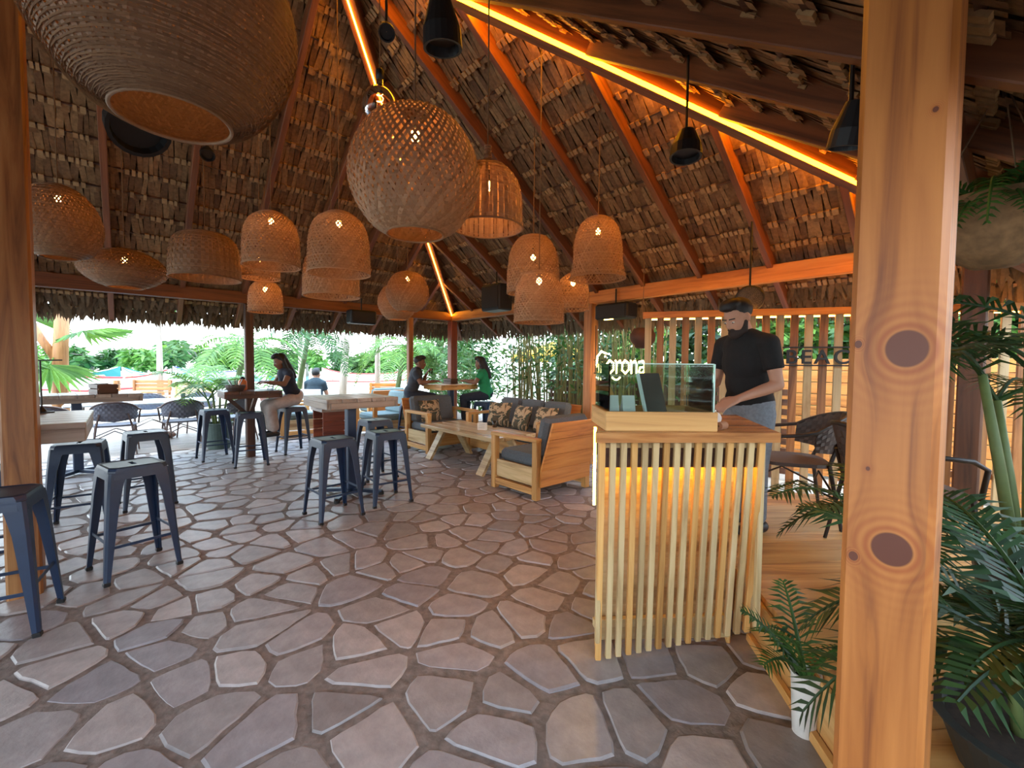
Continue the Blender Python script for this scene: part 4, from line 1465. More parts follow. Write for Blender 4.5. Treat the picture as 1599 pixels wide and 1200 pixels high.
# ================================================================== slatted screen with its lights
A_, B_ = V((1.31, 4.36)), V((4.15, 3.50))
sc_ = thing('slatted_screen', 'screen of upright pale slats with a lit top rail behind the man', 'screen', (A_.x, A_.y, RD))
n_sl = 26
dirs = (B_ - A_).normalized()
ang = math.atan2(dirs.y, dirs.x)
sc_.rotation_euler = (0, 0, ang)
LS = (B_ - A_).length
ZS = 1.60
for i in range(n_sl):
    x = LS * (i + .2) / n_sl
    MB().box((x, 0, ZS / 2), (.062, .022, ZS), None, .003).build('slat', wood('z', 'warm' if i % 2 else 'pale'), sc_)
MB().box((LS / 2, 0, ZS + .03), (LS + .06, .08, .06), None, .004).build('top_rail', wood('x', 'orange'), sc_)
MB().box((LS / 2, .028, .25), (LS, .03, .05), None, .003).build('back_rail', wood('x', 'warm'), sc_)
MB().box((LS / 2, .05, ZS - .006), (LS, .012, .01)).build('light_strip', emit('screen_led', (255, 176, 76), 22), sc_)
M_LETTER = plain('black_letter', (16, 14, 14), .5, var=.05)
bs = thing('letter_sign', 'black letters spelling BEACH fixed to the slatted screen', 'sign', (0, 0, 0))
p0 = DP(1226, 568, 3.96)
bs.location = p0
bs.rotation_euler = (0, 0, ang)
def letter(ch, size):
    cu = bpy.data.curves.new('glyph', 'FONT')
    cu.body = ch
    cu.size = size
    cu.extrude = .008
    cu.offset = .002
    o = bpy.data.objects.new('glyph', cu)
    COL.objects.link(o)
    me = bpy.data.meshes.new_from_object(o.evaluated_get(bpy.context.evaluated_depsgraph_get()))
    bpy.data.objects.remove(o)
    return me
xs = 0.0
for ch in 'BEACH':
    me = letter(ch, .176)
    me.name = 'letter'
    me.materials.clear()
    me.materials.append(M_LETTER)
    w = max(v.co.x for v in me.vertices)
    o = obj('letter', me, bs)
    o.rotation_euler = (PI / 2, 0, 0)
    o.location = (xs, 0, 0)
    xs += w + .022
for z in (-.016, .144):
    MB().box((xs / 2 - .01, .004, z), (xs + .02, .01, .012)).build('rail', M_LETTER, bs)

# bulb sign in blackletter, on a mat panel beside the post
STROKES = {
    'C': [[(.8, .95), (.45, 1.05), (.15, .8), (.1, .4), (.3, .05), (.75, .12)], [(.8, .95), (.74, .80)]],
    'o': [[(.3, .62), (.1, .45), (.1, .15), (.35, 0), (.6, .18), (.6, .48), (.3, .62)]],
    'r': [[(.12, .6), (.2, .5), (.2, .02)], [(.2, .45), (.45, .6), (.55, .5)]],
    'n': [[(.1, .6), (.16, .5), (.16, .02)], [(.16, .46), (.42, .6), (.55, .45), (.55, .02)]],
    'a': [[(.12, .55), (.4, .6), (.52, .45), (.52, .05), (.62, 0)], [(.52, .32), (.2, .28), (.12, .1), (.3, 0), (.52, .12)]],
}
sg = thing('bulb_sign', 'sign of glowing bulbs in blackletter spelling Corona beside the light brown post'.replace(' spelling Corona', ''), 'sign', DP(930, 583, 5.75), 0)
sg.rotation_euler = (0, 0, -.1)
M_SIGN = emit('sign_bulb', (255, 222, 150), 14)
x0 = 0
for ch, adv in (('C', .80), ('o', .64), ('r', .54), ('o', .64), ('n', .62), ('a', .6)):
    mb = MB()
    for st in STROKES[ch]:
        for a, b in zip(st, st[1:]):
            d = math.hypot(b[0] - a[0], b[1] - a[1])
            n = max(1, int(d / .085))
            for i in range(n):
                f = i / n
                mb.ball((x0 + (a[0] + (b[0] - a[0]) * f) * .165, 0, (a[1] + (b[1] - a[1]) * f) * .27), .0125, 6, 4)
            mb.ball((x0 + b[0] * .165, 0, b[1] * .27), .0125, 6, 4)
    mb.build('letter', M_SIGN, sg)
    x0 += adv * .165
for xa in (.02, .22):
    mb = MB()
    for i in range(9):
        mb.ball((xa + .012 * i, 0, -.055 - .03 * math.sin(PI * i / 8)), .011, 6, 4)
    mb.build('flourish', M_SIGN, sg)
for z in (.0, .17):
    MB().bar((-.02, .02, z), (.66, .02, z), .012, .012).build('mounting_bar', M_IRON, sg)
for x in (.0, .64):
    MB().tube([(x, .02, -.01), (x, .02, .62)], .005, 6).build('hanger', M_IRON, sg)

# clay pot hanging beyond the sign
p = DP(1004, 527, 5.0)
t = thing('hanging_pot', 'dark clay pot hanging at the end of the slatted screen', 'pot', p)
MB().lathe([(.002, -.13), (.08, -.12), (.135, -.04), (.14, .03), (.11, .08), (.1, .1), (.085, .1), (.1, .03), (.08, -.08), (.002, -.1)], 22).build('bowl', plain('dark_clay', (70, 42, 30), .7), t, smooth=True)
for k in range(3):
    a = k * 2 * PI / 3
    MB().tube([(.1 * math.cos(a), .1 * math.sin(a), .09), (0, 0, .45)], .003, 5).build('hanger', M_CORD, t)
MB().tube([(0, 0, .45), (0, 0, roof_z(p) - p.z - .02)], .004, 5).build('hanger', M_CORD, t)

# dark wicker chairs on the platform
dc = make_wicker('wicker_chair', 'dark wicker chair on the platform at the end of the counter', M_WICKER, plain('dark_rod', (44, 34, 30), .5))
face(dc, (2.12, 3.34), (1.4, 3.6, 0), RD)
dc['group'] = 'dark wicker chairs on the raised platform'
d2 = dup(dc, (0, 0, 0), 0, 'dark wicker chair half hidden behind the knotty post and palm leaves')
face(d2, (2.33, 2.62), (3.2, 2.5, 0), RD)

# ================================================================== plants
def frond_mesh(L, n, leaf, wd, droop, seed, up=1.0, vee=.5, start=.18):
    """feather leaf: rachis leaves the origin along +x and up, then bends over"""
    r_ = random.Random(seed)
    pts = []
    for i in range(13):
        t = i / 12
        pts.append(V((L * t * (1 - .12 * t), 0, L * (up * t - droop * t * t))))
    mb = MB()
    mb.tube(pts, [.009 * (1 - .8 * i / 12) + .0015 for i in range(13)], 5)
    for i in range(n):
        t = start + (1 - start) * i / (n - 1)
        k = min(int(t * 12), 11)
        f = t * 12 - k
        p = pts[k].lerp(pts[k + 1], f)
        d = (pts[k + 1] - pts[k]).normalized()
        s = V((0, 1, 0))
        nrm = d.cross(s).normalized()
        if nrm.z < 0:
            nrm = -nrm
        ll = leaf * (math.sin(PI * (.12 + .86 * t)) ** .6) * r_.uniform(.85, 1.1)
        for sd in (-1, 1):
            q = (d * r_.uniform(.5, .75) + s * sd * 1.0 + nrm * vee * .5).normalized()
            m1 = p + q * ll * .45 + V((0, 0, -.02 * ll))
            e1 = p + q * ll + V((0, 0, -ll * r_.uniform(.15, .45)))
            wv = d * wd * .5
            mb.add([p - wv * .5, p + wv * .5, m1 + wv, m1 - wv, e1], [(0, 1, 2, 3), (3, 2, 4)])
    return mb
def palm(p, label, n, L, leaf, wd, stems=0, m=None, seed=1, group=None, pot=None, up=(.9, 1.5), droop=(.5, .9), spread=(0, 2 * PI), cat='plant', name='potted_palm', stem_h=.0, stem_r=.02, nl=22):
    t = thing(name, label, cat, p, 0, group)
    r_ = random.Random(seed)
    z0 = 0.0
    if pot:
        r, h, mat_ = pot
        MB().lathe([(.002, .0), (r * .78, 0), (r, h * .96), (r * 1.06, h * .97), (r * 1.06, h), (r * .93, h), (r * .9, h * .86), (.002, h * .86)], 28).build('pot', mat_, t, smooth=False)
        MB().lathe([(.002, h * .875), (r * .9, h * .865)], 20).build('soil', plain('soil', (52, 40, 32), .95, var=.4, scale=60), t)
        z0 = h * .86
    crowns = []
    if stems:
        for k in range(stems):
            a = 2 * PI * k / stems + r_.random()
            b = V((.05 * math.cos(a), .05 * math.sin(a), z0))
            e = b + V((math.cos(a) * stem_h * .16, math.sin(a) * stem_h * .16, stem_h * r_.uniform(.75, 1.1)))
            MB().tube([b, b.lerp(e, .5) + V((0, 0, .02)), e], [stem_r, stem_r * .9, stem_r * .7], 8).build('stem', M_STEM, t, smooth=True)
            crowns.append(e)
    else:
        crowns = [V((0, 0, z0))]
    for i in range(n):
        c = crowns[i % len(crowns)]
        a = spread[0] + (spread[1] - spread[0]) * (i + r_.random() * .8) / n
        me = frond_mesh(L * r_.uniform(.75, 1.1), nl, leaf, wd, r_.uniform(*droop), seed * 100 + i, r_.uniform(*up))
        me.build('frond', m or M_LEAF, t, loc=c, rz=a)
    return t
M_POT_G = plain('green_pot', (62, 78, 72), .55)
M_POT_D = plain('dark_pot', (44, 46, 44), .5)
M_POT_W = plain('white_pot', (206, 202, 196), .5)
palm(W(-1.02, 3.86), 'leafy palm in a grey green pot beside the slim post', 15, .85, .30, .028, stems=4, seed=3, pot=(.2, .42, M_POT_G), stem_h=.55, m=M_LEAF_Y, up=(.5, 1.3))
# areca palms beside the knotty post
palm((1.46, 1.16, RD), 'areca palm in a large dark pot between the knotty post and the entrance', 22, .62, .22, .018, stems=7, seed=5, m=M_LEAF_DK, pot=(.22, .14, M_POT_D), stem_h=.22, stem_r=.014, up=(.4, 1.2), droop=(.5, 1.0))
palm((2.35, 1.95, RD), 'taller areca palm with ringed canes before the dark corner post', 14, .78, .28, .022, stems=6, seed=6, m=M_LEAF_DK, pot=(.2, .26, M_POT_D), stem_h=.9, stem_r=.024, up=(.5, 1.2), droop=(.5, .9))
palm((1.78, 2.02, RD), 'low arching palm behind the knotty post above the platform', 8, .55, .2, .018, m=M_LEAF_DK, stems=3, seed=8, pot=(.13, .2, M_POT_D), stem_h=.25, stem_r=.01, up=(.3, 1.0), droop=(.5, 1.0))
t = palm((1.125, 1.63, 0), 'small fern palm in a narrow white pot against the platform riser', 6, .26, .12, .012, seed=9, pot=(.05, .24, M_POT_W), up=(1.2, 2.0), droop=(.6, 1.0), spread=(1.2, 5.0), nl=14)
# hanging fern in a folded fibre planter
p = DP(1556, 352, 1.75)
t = thing('hanging_fern', 'fern in a pale fibre hanging planter beyond the knotty post', 'plant', p, .4)
MB().lathe([(.002, -.17), (.07, -.16), (.15, -.10), (.20, .0), (.215, .09), (.2, .09), (.18, .01), (.13, -.08), (.002, -.13)], 24).build('planter', plain('coco_fibre', (128, 98, 66), .9, var=.25, scale=30, bump=.5), t, smooth=True)
for k in range(3):
    a = k * 2 * PI / 3
    MB().tube([(.2 * math.cos(a), .2 * math.sin(a), .085), (0, 0, .55)], .003, 5).build('hanger', M_CORD, t)
MB().tube([(0, 0, .55), (0, 0, roof_z(p) - p.z - .02)], .004, 5).build('hanger', M_CORD, t)
for i in range(22):
    frond_mesh(.36 * RND.uniform(.7, 1.1), 20, .085, .014, RND.uniform(.7, 1.5), 700 + i, RND.uniform(.6, 1.4)).build('frond', M_LEAF, t, loc=(0, 0, .03), rz=2 * PI * i / 22)

# bamboo hedge behind the sofa
def cane(L, r, seed):
    r_ = random.Random(seed)
    mb = MB()
    bx, by = r_.uniform(-.2, .2), r_.uniform(-.2, .2)
    n = 9
    pts = [V((bx * (i / n) ** 2 * L * .5, by * (i / n) ** 2 * L * .5, L * i / n)) for i in range(n + 1)]
    mb.tube(pts, [r * (1 - .5 * i / n) for i in range(n + 1)], 6)
    for i in range(1, n):
        mb.tube([pts[i] - V((0, 0, .006)), pts[i] + V((0, 0, .006))], r * 1.12 * (1 - .5 * i / n), 6)
    return mb.mesh('cane', None, True)
M_CANE = island('bamboo_cane', [(92, 96, 44), (122, 116, 60), (146, 128, 76), (106, 104, 52)], rough=.5, scale=10, bump=0, fine=.2)
_cane = []
for k in range(6):
    me = cane(2.6, .016, 40 + k)
    me.materials.append(M_CANE)
    _cane.append(me)
def leaf_cloud(n, fn, size, seed, hang=.3):
    r_ = random.Random(seed)
    mb = MB()
    for i in range(n):
        c = V(fn(r_))
        a = r_.uniform(0, 2 * PI)
        d = V((math.cos(a), math.sin(a), r_.uniform(-.9, .3) - hang)).normalized()
        s = d.cross(V((r_.uniform(-1, 1), r_.uniform(-1, 1), r_.uniform(-1, 1)))).normalized()
        L = size * r_.uniform(.6, 1.3)
        w = L * .16
        mb.add([c, c + d * L * .45 + s * w, c + d * L, c + d * L * .45 - s * w], [(0, 1, 2, 3)])
    return mb
for ci, (u0, u1, nn, lab) in enumerate(((.55, 1.7, 44, 'bamboo clump with thick leafy stems behind the guest in green'), (1.7, 2.7, 42, 'middle bamboo clump behind the sofa'), (2.7, 3.9, 46, 'bamboo clump behind the sofa beside the light brown post'))):
    t = thing('bamboo_clump', lab, 'bamboo', W((u0 + u1) / 2, -1.15, -.15), 0, 'bamboo clumps behind the sofa')
    for k in range(nn):
        q = W(RND.uniform(u0, u1), -1.15 + RND.uniform(-.35, .25), -.15) - W((u0 + u1) / 2, -1.15, -.15)
        o = obj('cane', _cane[k % 6], t, loc=q, rz=RND.uniform(0, 6.28))
        o.scale = (RND.uniform(.7, 1.3),) * 2 + (RND.uniform(.85, 1.1),)
    cu = (u1 - u0) / 2
    def fn(r_, cu=cu):
        d = DU * r_.uniform(-cu - .1, cu + .1) - DV * r_.uniform(-.4, .45)
        return (d.x, d.y, 1.0 + 1.7 * r_.random() ** .8)
    leaf_cloud(420, fn, .15, 60 + ci).build('foliage', M_LEAF, t, kind='stuff')
# lattice fence behind the bamboo
M_FENCE = wood('z', 'dark')
fe = thing('lattice_fence', 'brown woven lattice fence behind the bamboo', 'fence', W(3.2, -1.75, -.15), RA)
for i in range(44):
    MB().box((-2.1 + .1 * i, 0, .62), (.07, .012, 1.24)).build('upright_strip', M_FENCE, fe)
for j in range(9):
    MB().box((.05, .016, .12 + .135 * j), (4.5, .012, .085)).build('cross_strip', wood('x', 'dark'), fe)
pf = thing('plank_fence', 'orange brown fence of level boards behind the slatted screen', 'fence', W(6.5, -2.35, -.15), RA)
for j in range(10):
    MB().box((1.1, 0, .1 + .165 * j), (6.6, .025, .155), None, .003).build('board', wood('x', 'orange'), pf)
for i in range(5):
    MB().box((-2.0 + 1.5 * i, .05, .72), (.08, .07, 1.7), None, .004).build('fence_post', wood('z', 'warm'), pf)
def shrub(p, rx, rz_, h, label, n=900, m=None, size=.14, seed=1, group=None, name='shrub'):
    t = thing(name, label, 'bush', p, 0, group)
    r0 = random.Random(seed)
    for k in range(4):
        a = k * 1.6
        MB().tube([(.03 * math.cos(a), .03 * math.sin(a), 0), (.2 * rx * math.cos(a), .2 * rx * math.sin(a), h * .5), (.45 * rx * math.cos(a + .4), .45 * rx * math.sin(a + .4), h * .85)], [.02, .015, .008], 6).build('stem', M_STEM, t)
    def fn(r_):
        while True:
            x, y, z = r_.uniform(-1, 1), r_.uniform(-1, 1), r_.uniform(-1, 1)
            d = x * x + y * y + z * z
            if .25 < d < 1:
                return (x * rx, y * rx, h * .55 + z * rz_)
    leaf_cloud(n, fn, size, seed, .1).build('foliage', m or M_LEAF_T, t, kind='stuff')
    return t
GS = 'green bushes behind the fences'
for k, (u, v, lab) in enumerate(((4.9, -3.5, 'green bush showing through the slats behind the man'), (6.0, -3.6, 'green bush showing through the slats beside the BEACH letters'), (7.3, -3.6, 'green bush behind the dark corner post'), (8.8, -3.5, 'green bush at the far end of the plank fence'))):
    shrub(W(u, v, -.15), 1.0, 1.5, 3.0, lab, 2400, M_LEAF_Y if k % 2 == 0 else M_LEAF, .2, 90 + k, GS)
shrub(W(.35, -1.9, -.15), .9, 1.2, 2.4, 'dense green bush beside the bamboo, behind the guests at the corner post', 900, M_LEAF_T, .16, 99, GS)
for k in range(7):
    shrub(W(.2 + 1.65 * k, -4.6 - .3 * (k % 2), -.15), 1.35, 1.9, 3.4, 'tall ' + ['dark', 'yellow green'][k % 2] + ' bush in the hedge row behind the fences', 1900, [M_LEAF_DK, M_LEAF_Y][k % 2], .36, 140 + k, 'tall hedge row behind the fences', 'hedge_bush')
for k, (bx, bd) in enumerate(((734, 11.6), (704, 13.6))):
    q = DP(bx, 600, bd)
    q.z = -.15
    shrub(q, .85, 1.3, 2.7, ['leafy bush directly behind the guest in green', 'leafy bush behind the corner post'][k], 2200, [M_LEAF, M_LEAF_T][k], .17, 101 + k, GS)
# yellow awning seen through the bamboo
t = thing('market_umbrella', 'yellow umbrella showing through the bamboo', 'umbrella', W(-2.25, -5.5, -.15))
MB().lathe([(1.5, 1.65), (1.45, 1.85), (.02, 2.35)], 8).build('canopy', plain('yellow_cloth', (236, 170, 40), .8), t)
MB().tube([(0, 0, 0), (0, 0, 2.36)], .025, 8).build('pole', wood('z', 'warm'), t)

# ================================================================== people
def remesh(mb, voxel, name, m, smooth_it=4):
    me = mb.mesh('tmp')
    o = bpy.data.objects.new('tmp', me)
    COL.objects.link(o)
    r = o.modifiers.new('r', 'REMESH')
    r.mode = 'VOXEL'
    r.voxel_size = voxel
    s = o.modifiers.new('s', 'SMOOTH')
    s.factor = .5
    s.iterations = smooth_it
    dg = bpy.context.evaluated_depsgraph_get()
    out = bpy.data.meshes.new_from_object(o.evaluated_get(dg))
    bpy.data.objects.remove(o)
    bpy.data.meshes.remove(me)
    out.name = name
    out.materials.clear()
    out.materials.append(m)
    out.polygons.foreach_set('use_smooth', [True] * len(out.polygons))
    return out
def hand(mb, wrist, d, side, palm_n, curl=.5, k=1.0):
    """palm and five bent fingers; d points from the wrist to the knuckles, side is the thumb side"""
    d, side = V(d).normalized(), V(side).normalized()
    side = (side - d * side.dot(d)).normalized()
    n = V(palm_n).normalized()
    n = (n - d * n.dot(d) - side * n.dot(side)).normalized()
    kn = wrist + d * .085 * k
    for t in (-.030, -.010, .012, .030):
        mb.capsule(wrist + side * t * .6 + d * .012, .016 * k, kn + side * t * k, .0125 * k, 8)
    for t, ln in ((-.033, .058), (-.012, .074), (.010, .078), (.031, .070)):
        p = kn + side * t * k
        a = p + (d * math.cos(curl * .5) + n * math.sin(curl * .5)) * ln * .45 * k
        b = a + (d * math.cos(curl * 1.4) + n * math.sin(curl * 1.4)) * ln * .32 * k
        c = b + (d * math.cos(curl * 2.1) + n * math.sin(curl * 2.1)) * ln * .25 * k
        mb.capsule(p, .0098 * k, a, .0092 * k, 8)
        mb.capsule(a, .0092 * k, b, .0085 * k, 8)
        mb.capsule(b, .0085 * k, c, .0078 * k, 8)
    p = wrist + d * .025 * k + side * .028 * k
    a = p + (d * .6 + side * .8 + n * .25).normalized() * .036 * k
    b = a + (d * .9 + side * .25 + n * .4).normalized() * .032 * k
    mb.capsule(p, .0135 * k, a, .011 * k, 8)
    mb.capsule(a, .011 * k, b, .009 * k, 8)
def person(label, base, yaw, J, skin, shirt, legs, hair, k=1.0, head_pitch=.0, head_yaw=0.0, long_hair=False, beard=None, sleeve=.55, vox=.009, skirt=False, shoes=None, curl=.5, female=False):
    """J holds joints in the person's frame: x forward, y to the left, z up; metres above base"""
    t = thing('person', label, 'person', base, yaw)
    j = {a: V(b) for a, b in J.items()}
    hd = j['head']
    Mh = Matrix.Rotation(head_yaw, 3, 'Z') @ Matrix.Rotation(head_pitch, 3, 'Y')
    def H(x, y, z):
        return hd + Mh @ V((x, y, z)) * k
    B = MB()
    sw = .17 if female else .195
    # head: skull, cheeks, jaw, brow, nose, lips, chin, ears
    B.ball(H(-.012, 0, .035), (.098 * k, .076 * k, .088 * k), 20, 14, Mh)
    B.ball(H(.018, 0, -.025), (.074 * k, .064 * k, .088 * k), 18, 12, Mh)
    B.ball(H(.048, 0, -.085), (.034 * k, .036 * k, .028 * k), 12, 8, Mh)
    B.ball(H(.068, 0, .022), (.020 * k, .050 * k, .014 * k), 12, 8, Mh)
    for s in (-1, 1):
        B.ball(H(.058, s * .034, -.022), (.026 * k, .022 * k, .022 * k), 10, 8, Mh)
        B.ball(H(-.008, s * .078, -.004), (.020 * k, .009 * k, .032 * k), 10, 8, Mh)
    B.capsule(H(.084, 0, .012), .009 * k, H(.104, 0, -.028), .0125 * k, 8)
    B.ball(H(.094, 0, -.034), (.014 * k, .019 * k, .010 * k), 8, 6, Mh)
    B.ball(H(.082, 0, -.058), (.012 * k, .025 * k, .007 * k), 8, 6, Mh)
    B.ball(H(.079, 0, -.068), (.012 * k, .022 * k, .007 * k), 8, 6, Mh)
    B.capsule(j['neck'] + V((-.01, 0, -.03)), .058 * k, H(-.02, 0, -.06), .052 * k)
    # trunk
    up_ = (j['neck'] - j['pelvis']).normalized()
    tl = (j['neck'] - j['pelvis']).length
    side = (j['shl'] - j['shr']).normalized()
    fr = side.cross(up_).normalized()
    MT = Matrix((fr, side, up_)).transposed()
    def T(f, y, x=0.0):
        return j['pelvis'] + up_ * tl * f + side * y + fr * x
    def trunk(mb, g=0.0):
        mb.ball(T(.80, 0, .0), (.105 * k + g, sw * k * .82 + g, .13 * k + g), 18, 12, MT)
        mb.ball(T(.60, 0, .012), (.112 * k + g, sw * k * .80 + g, .15 * k + g), 18, 12, MT)
        mb.ball(T(.34, 0, .006), (.100 * k + g, sw * k * (.70 if female else .76) + g, .14 * k + g), 18, 12, MT)
        mb.ball(T(.08, 0, -.005), (.115 * k + g, sw * k * (.92 if female else .84) + g, .13 * k + g), 18, 12, MT)
        for s, nm in ((1, 'shl'), (-1, 'shr')):
            mb.capsule(T(.90, s * .05), .062 * k + g, j[nm], .056 * k + g)
    trunk(B)
    for s, a, b, c in ((1, 'shl', 'ell', 'wrl'), (-1, 'shr', 'elr', 'wrr')):
        B.capsule(j[a], .052 * k, j[b], .039 * k)
        B.capsule(j[b], .040 * k, j[b].lerp(j[c], .35), .039 * k)
        B.capsule(j[b].lerp(j[c], .35), .039 * k, j[c], .025 * k)
        d = (j[c] - j[b]).normalized()
        pn = V(J.get('palm', (0, 0, -1)))
        hand(B, j[c], (d + V((.2, 0, -.1))).normalized(), V((.3, -s, .35)), pn, curl, k)
    for s, a, b, c in ((1, 'hil', 'knl', 'anl'), (-1, 'hir', 'knr', 'anr')):
        B.capsule(j[a], .088 * k, j[b], .056 * k)
        B.capsule(j[b], .056 * k, j[b].lerp(j[c], .3), .057 * k)
        B.capsule(j[b].lerp(j[c], .3), .057 * k, j[c], .036 * k)
        B.capsule(j[c] + V((-.03, 0, -.035)), .034 * k, j[c] + V((.13, 0, -.045)), .028 * k)
    body = obj('body', remesh(B, vox, 'body', skin), t)
    # shirt
    S = MB()
    trunk(S, .014)
    for s, a, b in ((1, 'shl', 'ell'), (-1, 'shr', 'elr')):
        if sleeve > 0:
            e = j[a].lerp(j[b], sleeve)
            S.capsule(j[a], .068 * k, j[a].lerp(j[b], sleeve * .5), .064 * k)
            S.tube([j[a], e], [.066 * k, .062 * k], 14)
    sh = obj('shirt', remesh(S, .011, 'shirt', shirt), t)
    if not long_hair and sleeve > 0:
        c0 = j['neck'] + V((-.012, 0, -.012))
        col = MB()
        for i in range(20):
            pass
        col.tube([c0 + V((.075 * k * math.cos(a), .072 * k * math.sin(a), .012 - .03 * max(0, math.cos(a)))) for a in (.35 + (2 * PI - .7) * i / 22 for i in range(23))], .014 * k, 8)
        col.build('collar', shirt, sh, smooth=True)
    # legs
    L = MB()
    if skirt:
        kn = (j['knl'] + j['knr']) / 2
        an = (j['anl'] + j['anr']) / 2
        L.ball(T(.05, 0, -.01), (.14 * k, sw * k * 1.02, .13 * k), 18, 12, MT)
        for s, a, b in ((1, 'hil', 'knl'), (-1, 'hir', 'knr')):
            L.capsule(j[a], .108 * k, j[b], .085 * k)
        L.capsule(j['hil'].lerp(j['hir'], .5), .1 * k, kn, .085 * k)
        for b, c in (('knl', 'anl'), ('knr', 'anr')):
            L.capsule(j[b], .085 * k, j[b].lerp(j[c], .82), .082 * k)
        L.capsule(kn, .08 * k, kn.lerp(an, .82), .08 * k)
    else:
        L.ball(T(.04, 0, -.005), (.128 * k, sw * k * .94, .12 * k), 18, 12, MT)
        for a, b, c in (('hil', 'knl', 'anl'), ('hir', 'knr', 'anr')):
            L.capsule(j[a], .102 * k, j[b], .070 * k)
            L.capsule(j[b], .070 * k, j[b].lerp(j[c], .9), .056 * k)
    obj('skirt' if skirt else 'trousers', remesh(L, .012, 'lower', legs), t)
    # hair
    Hm = MB()
    Hm.ball(H(-.026, 0, .052), (.098 * k, .082 * k, .086 * k), 20, 14, Mh)
    Hm.ball(H(.03, 0, .112), (.072 * k, .070 * k, .040 * k), 14, 10, Mh)
    Hm.ball(H(.075, 0, .100), (.030 * k, .055 * k, .026 * k), 12, 8, Mh)
    if long_hair:
        Hm.capsule(H(-.055, 0, .04), .07 * k, T(.86, 0, -.09), .062 * k)
        Hm.capsule(T(.86, 0, -.09), .062 * k, T(.66, 0, -.11), .04 * k)
        for s in (-1, 1):
            Hm.capsule(H(-.03, s * .062, .03), .034 * k, T(.88, s * .06, -.02), .036 * k)
    obj('hair', remesh(Hm, .009, 'hair', hair, 2), t)
    if beard:
        Bd = MB()
        Bd.ball(H(.048, 0, -.088), (.054 * k, .056 * k, .046 * k), 14, 10, Mh)
        for s in (-1, 1):
            Bd.capsule(H(.005, s * .064, -.015), .015 * k, H(.03, s * .050, -.075), .027 * k, 8)
        Bd.ball(H(.088, 0, -.048), (.014 * k, .032 * k, .010 * k), 8, 6, Mh)
        obj('beard', remesh(Bd, .008, 'beard', beard, 2), t)
    for s in (-1, 1):
        e = MB().ball(H(.081, s * .032, .000), (.007 * k, .012 * k, .0055 * k), 10, 8, Mh).build('eye', plain('eye_white', (220, 214, 206), .3, var=.02), t, smooth=True)
        MB().ball(H(.086, s * .032, -.002), (.003 * k, .0055 * k, .005 * k), 8, 6, Mh).build('iris', plain('iris_brown', (46, 30, 22), .3), e, smooth=True)
        MB().capsule(H(.088, s * .014, .022), .004 * k, H(.080, s * .052, .024), .0035 * k, 6).build('eyebrow', hair, t)
    if shoes:
        for nm in ('anl', 'anr'):
            F = MB()
            F.capsule(j[nm] + V((-.04, 0, -.035)), .044 * k, j[nm] + V((.14, 0, -.045)), .036 * k)
            obj('shoe', remesh(F, .012, 'shoe', shoes, 2), t)
    return t
M_SHIRT_BLACK = plain('black_cotton', (22, 20, 21), .9, var=.15, scale=40)
M_JEANS = plain('pale_jeans', (120, 126, 134), .9, var=.15, scale=60)
# man at the counter
man_yaw = math.atan2(-.33, -.94)
STAND = dict(pelvis=(-.02, 0, .86), neck=(.03, 0, 1.36), head=(.10, 0, 1.465), shl=(.03, .185, 1.285), shr=(.03, -.185, 1.285),
             ell=(.0, .235, 1.02), elr=(.05, -.235, 1.02), wrl=(.26, .17, .93), wrr=(.30, -.14, .93),
             hil=(-.02, .09, .82), hir=(-.02, -.09, .82), knl=(.0, .10, .45), knr=(.0, -.10, .45), anl=(-.02, .10, .08), anr=(-.02, -.10, .08))
person('man with dark beard in a black polo shirt looking down behind the counter', (1.63, 3.06, RD), man_yaw, STAND, M_SKIN, M_SHIRT_BLACK, M_JEANS, M_HAIR, head_pitch=.42, beard=plain('dark_beard', (44, 30, 24), .8), sleeve=.62, shoes=M_BLACK, vox=.0085)
# woman on the stool at the slim post
def sit(h, lean=.08, foot=.30, arms='table', hz=.25):
    sh = h + .44
    d = dict(pelvis=(-.02, 0, h + .10), neck=(lean, 0, h + .54), head=(lean + .05, 0, h + .655), shl=(lean - .02, .165, h + .47), shr=(lean - .02, -.165, h + .47),
             hil=(.0, .085, h + .08), hir=(.0, -.085, h + .08), knl=(.40, .10, h + .03), knr=(.40, -.10, h + .03), anl=(.38, .10, h - .38), anr=(.38, -.10, h - .38))
    d['ell'] = (lean + .08, .21, h + .24)
    d['elr'] = (lean + .08, -.21, h + .24)
    d['wrl'] = (lean + .30, .13, h + hz + .06)
    d['wrr'] = (lean + .30, -.13, h + hz + .06)
    return d
pw = W(.06, 3.02)
wy = math.atan2((W(.10, 3.6) - pw).y, (W(.10, 3.6) - pw).x)
wj = sit(.74, .13, hz=.26)
wj['ell'], wj['elr'] = (.19, .21, 1.06), (.19, -.21, 1.06)
wj['wrl'], wj['wrr'] = (.37, .15, 1.09), (.37, -.10, 1.09)
wj['anl'], wj['anr'] = (.30, .09, .34), (.30, -.09, .34)
wj['knl'], wj['knr'] = (.36, .11, .74), (.36, -.11, .74)
person('woman with long dark hair in a dark sleeveless top and pale skirt on a stool', (pw.x, pw.y, .02), wy, wj, M_SKIN_D, plain('navy_top', (40, 46, 62), .9), plain('pale_skirt', (176, 164, 158), .9), M_HAIR, k=.95, long_hair=True, sleeve=0, head_pitch=.35, skirt=True, female=True, shoes=M_BLACK)
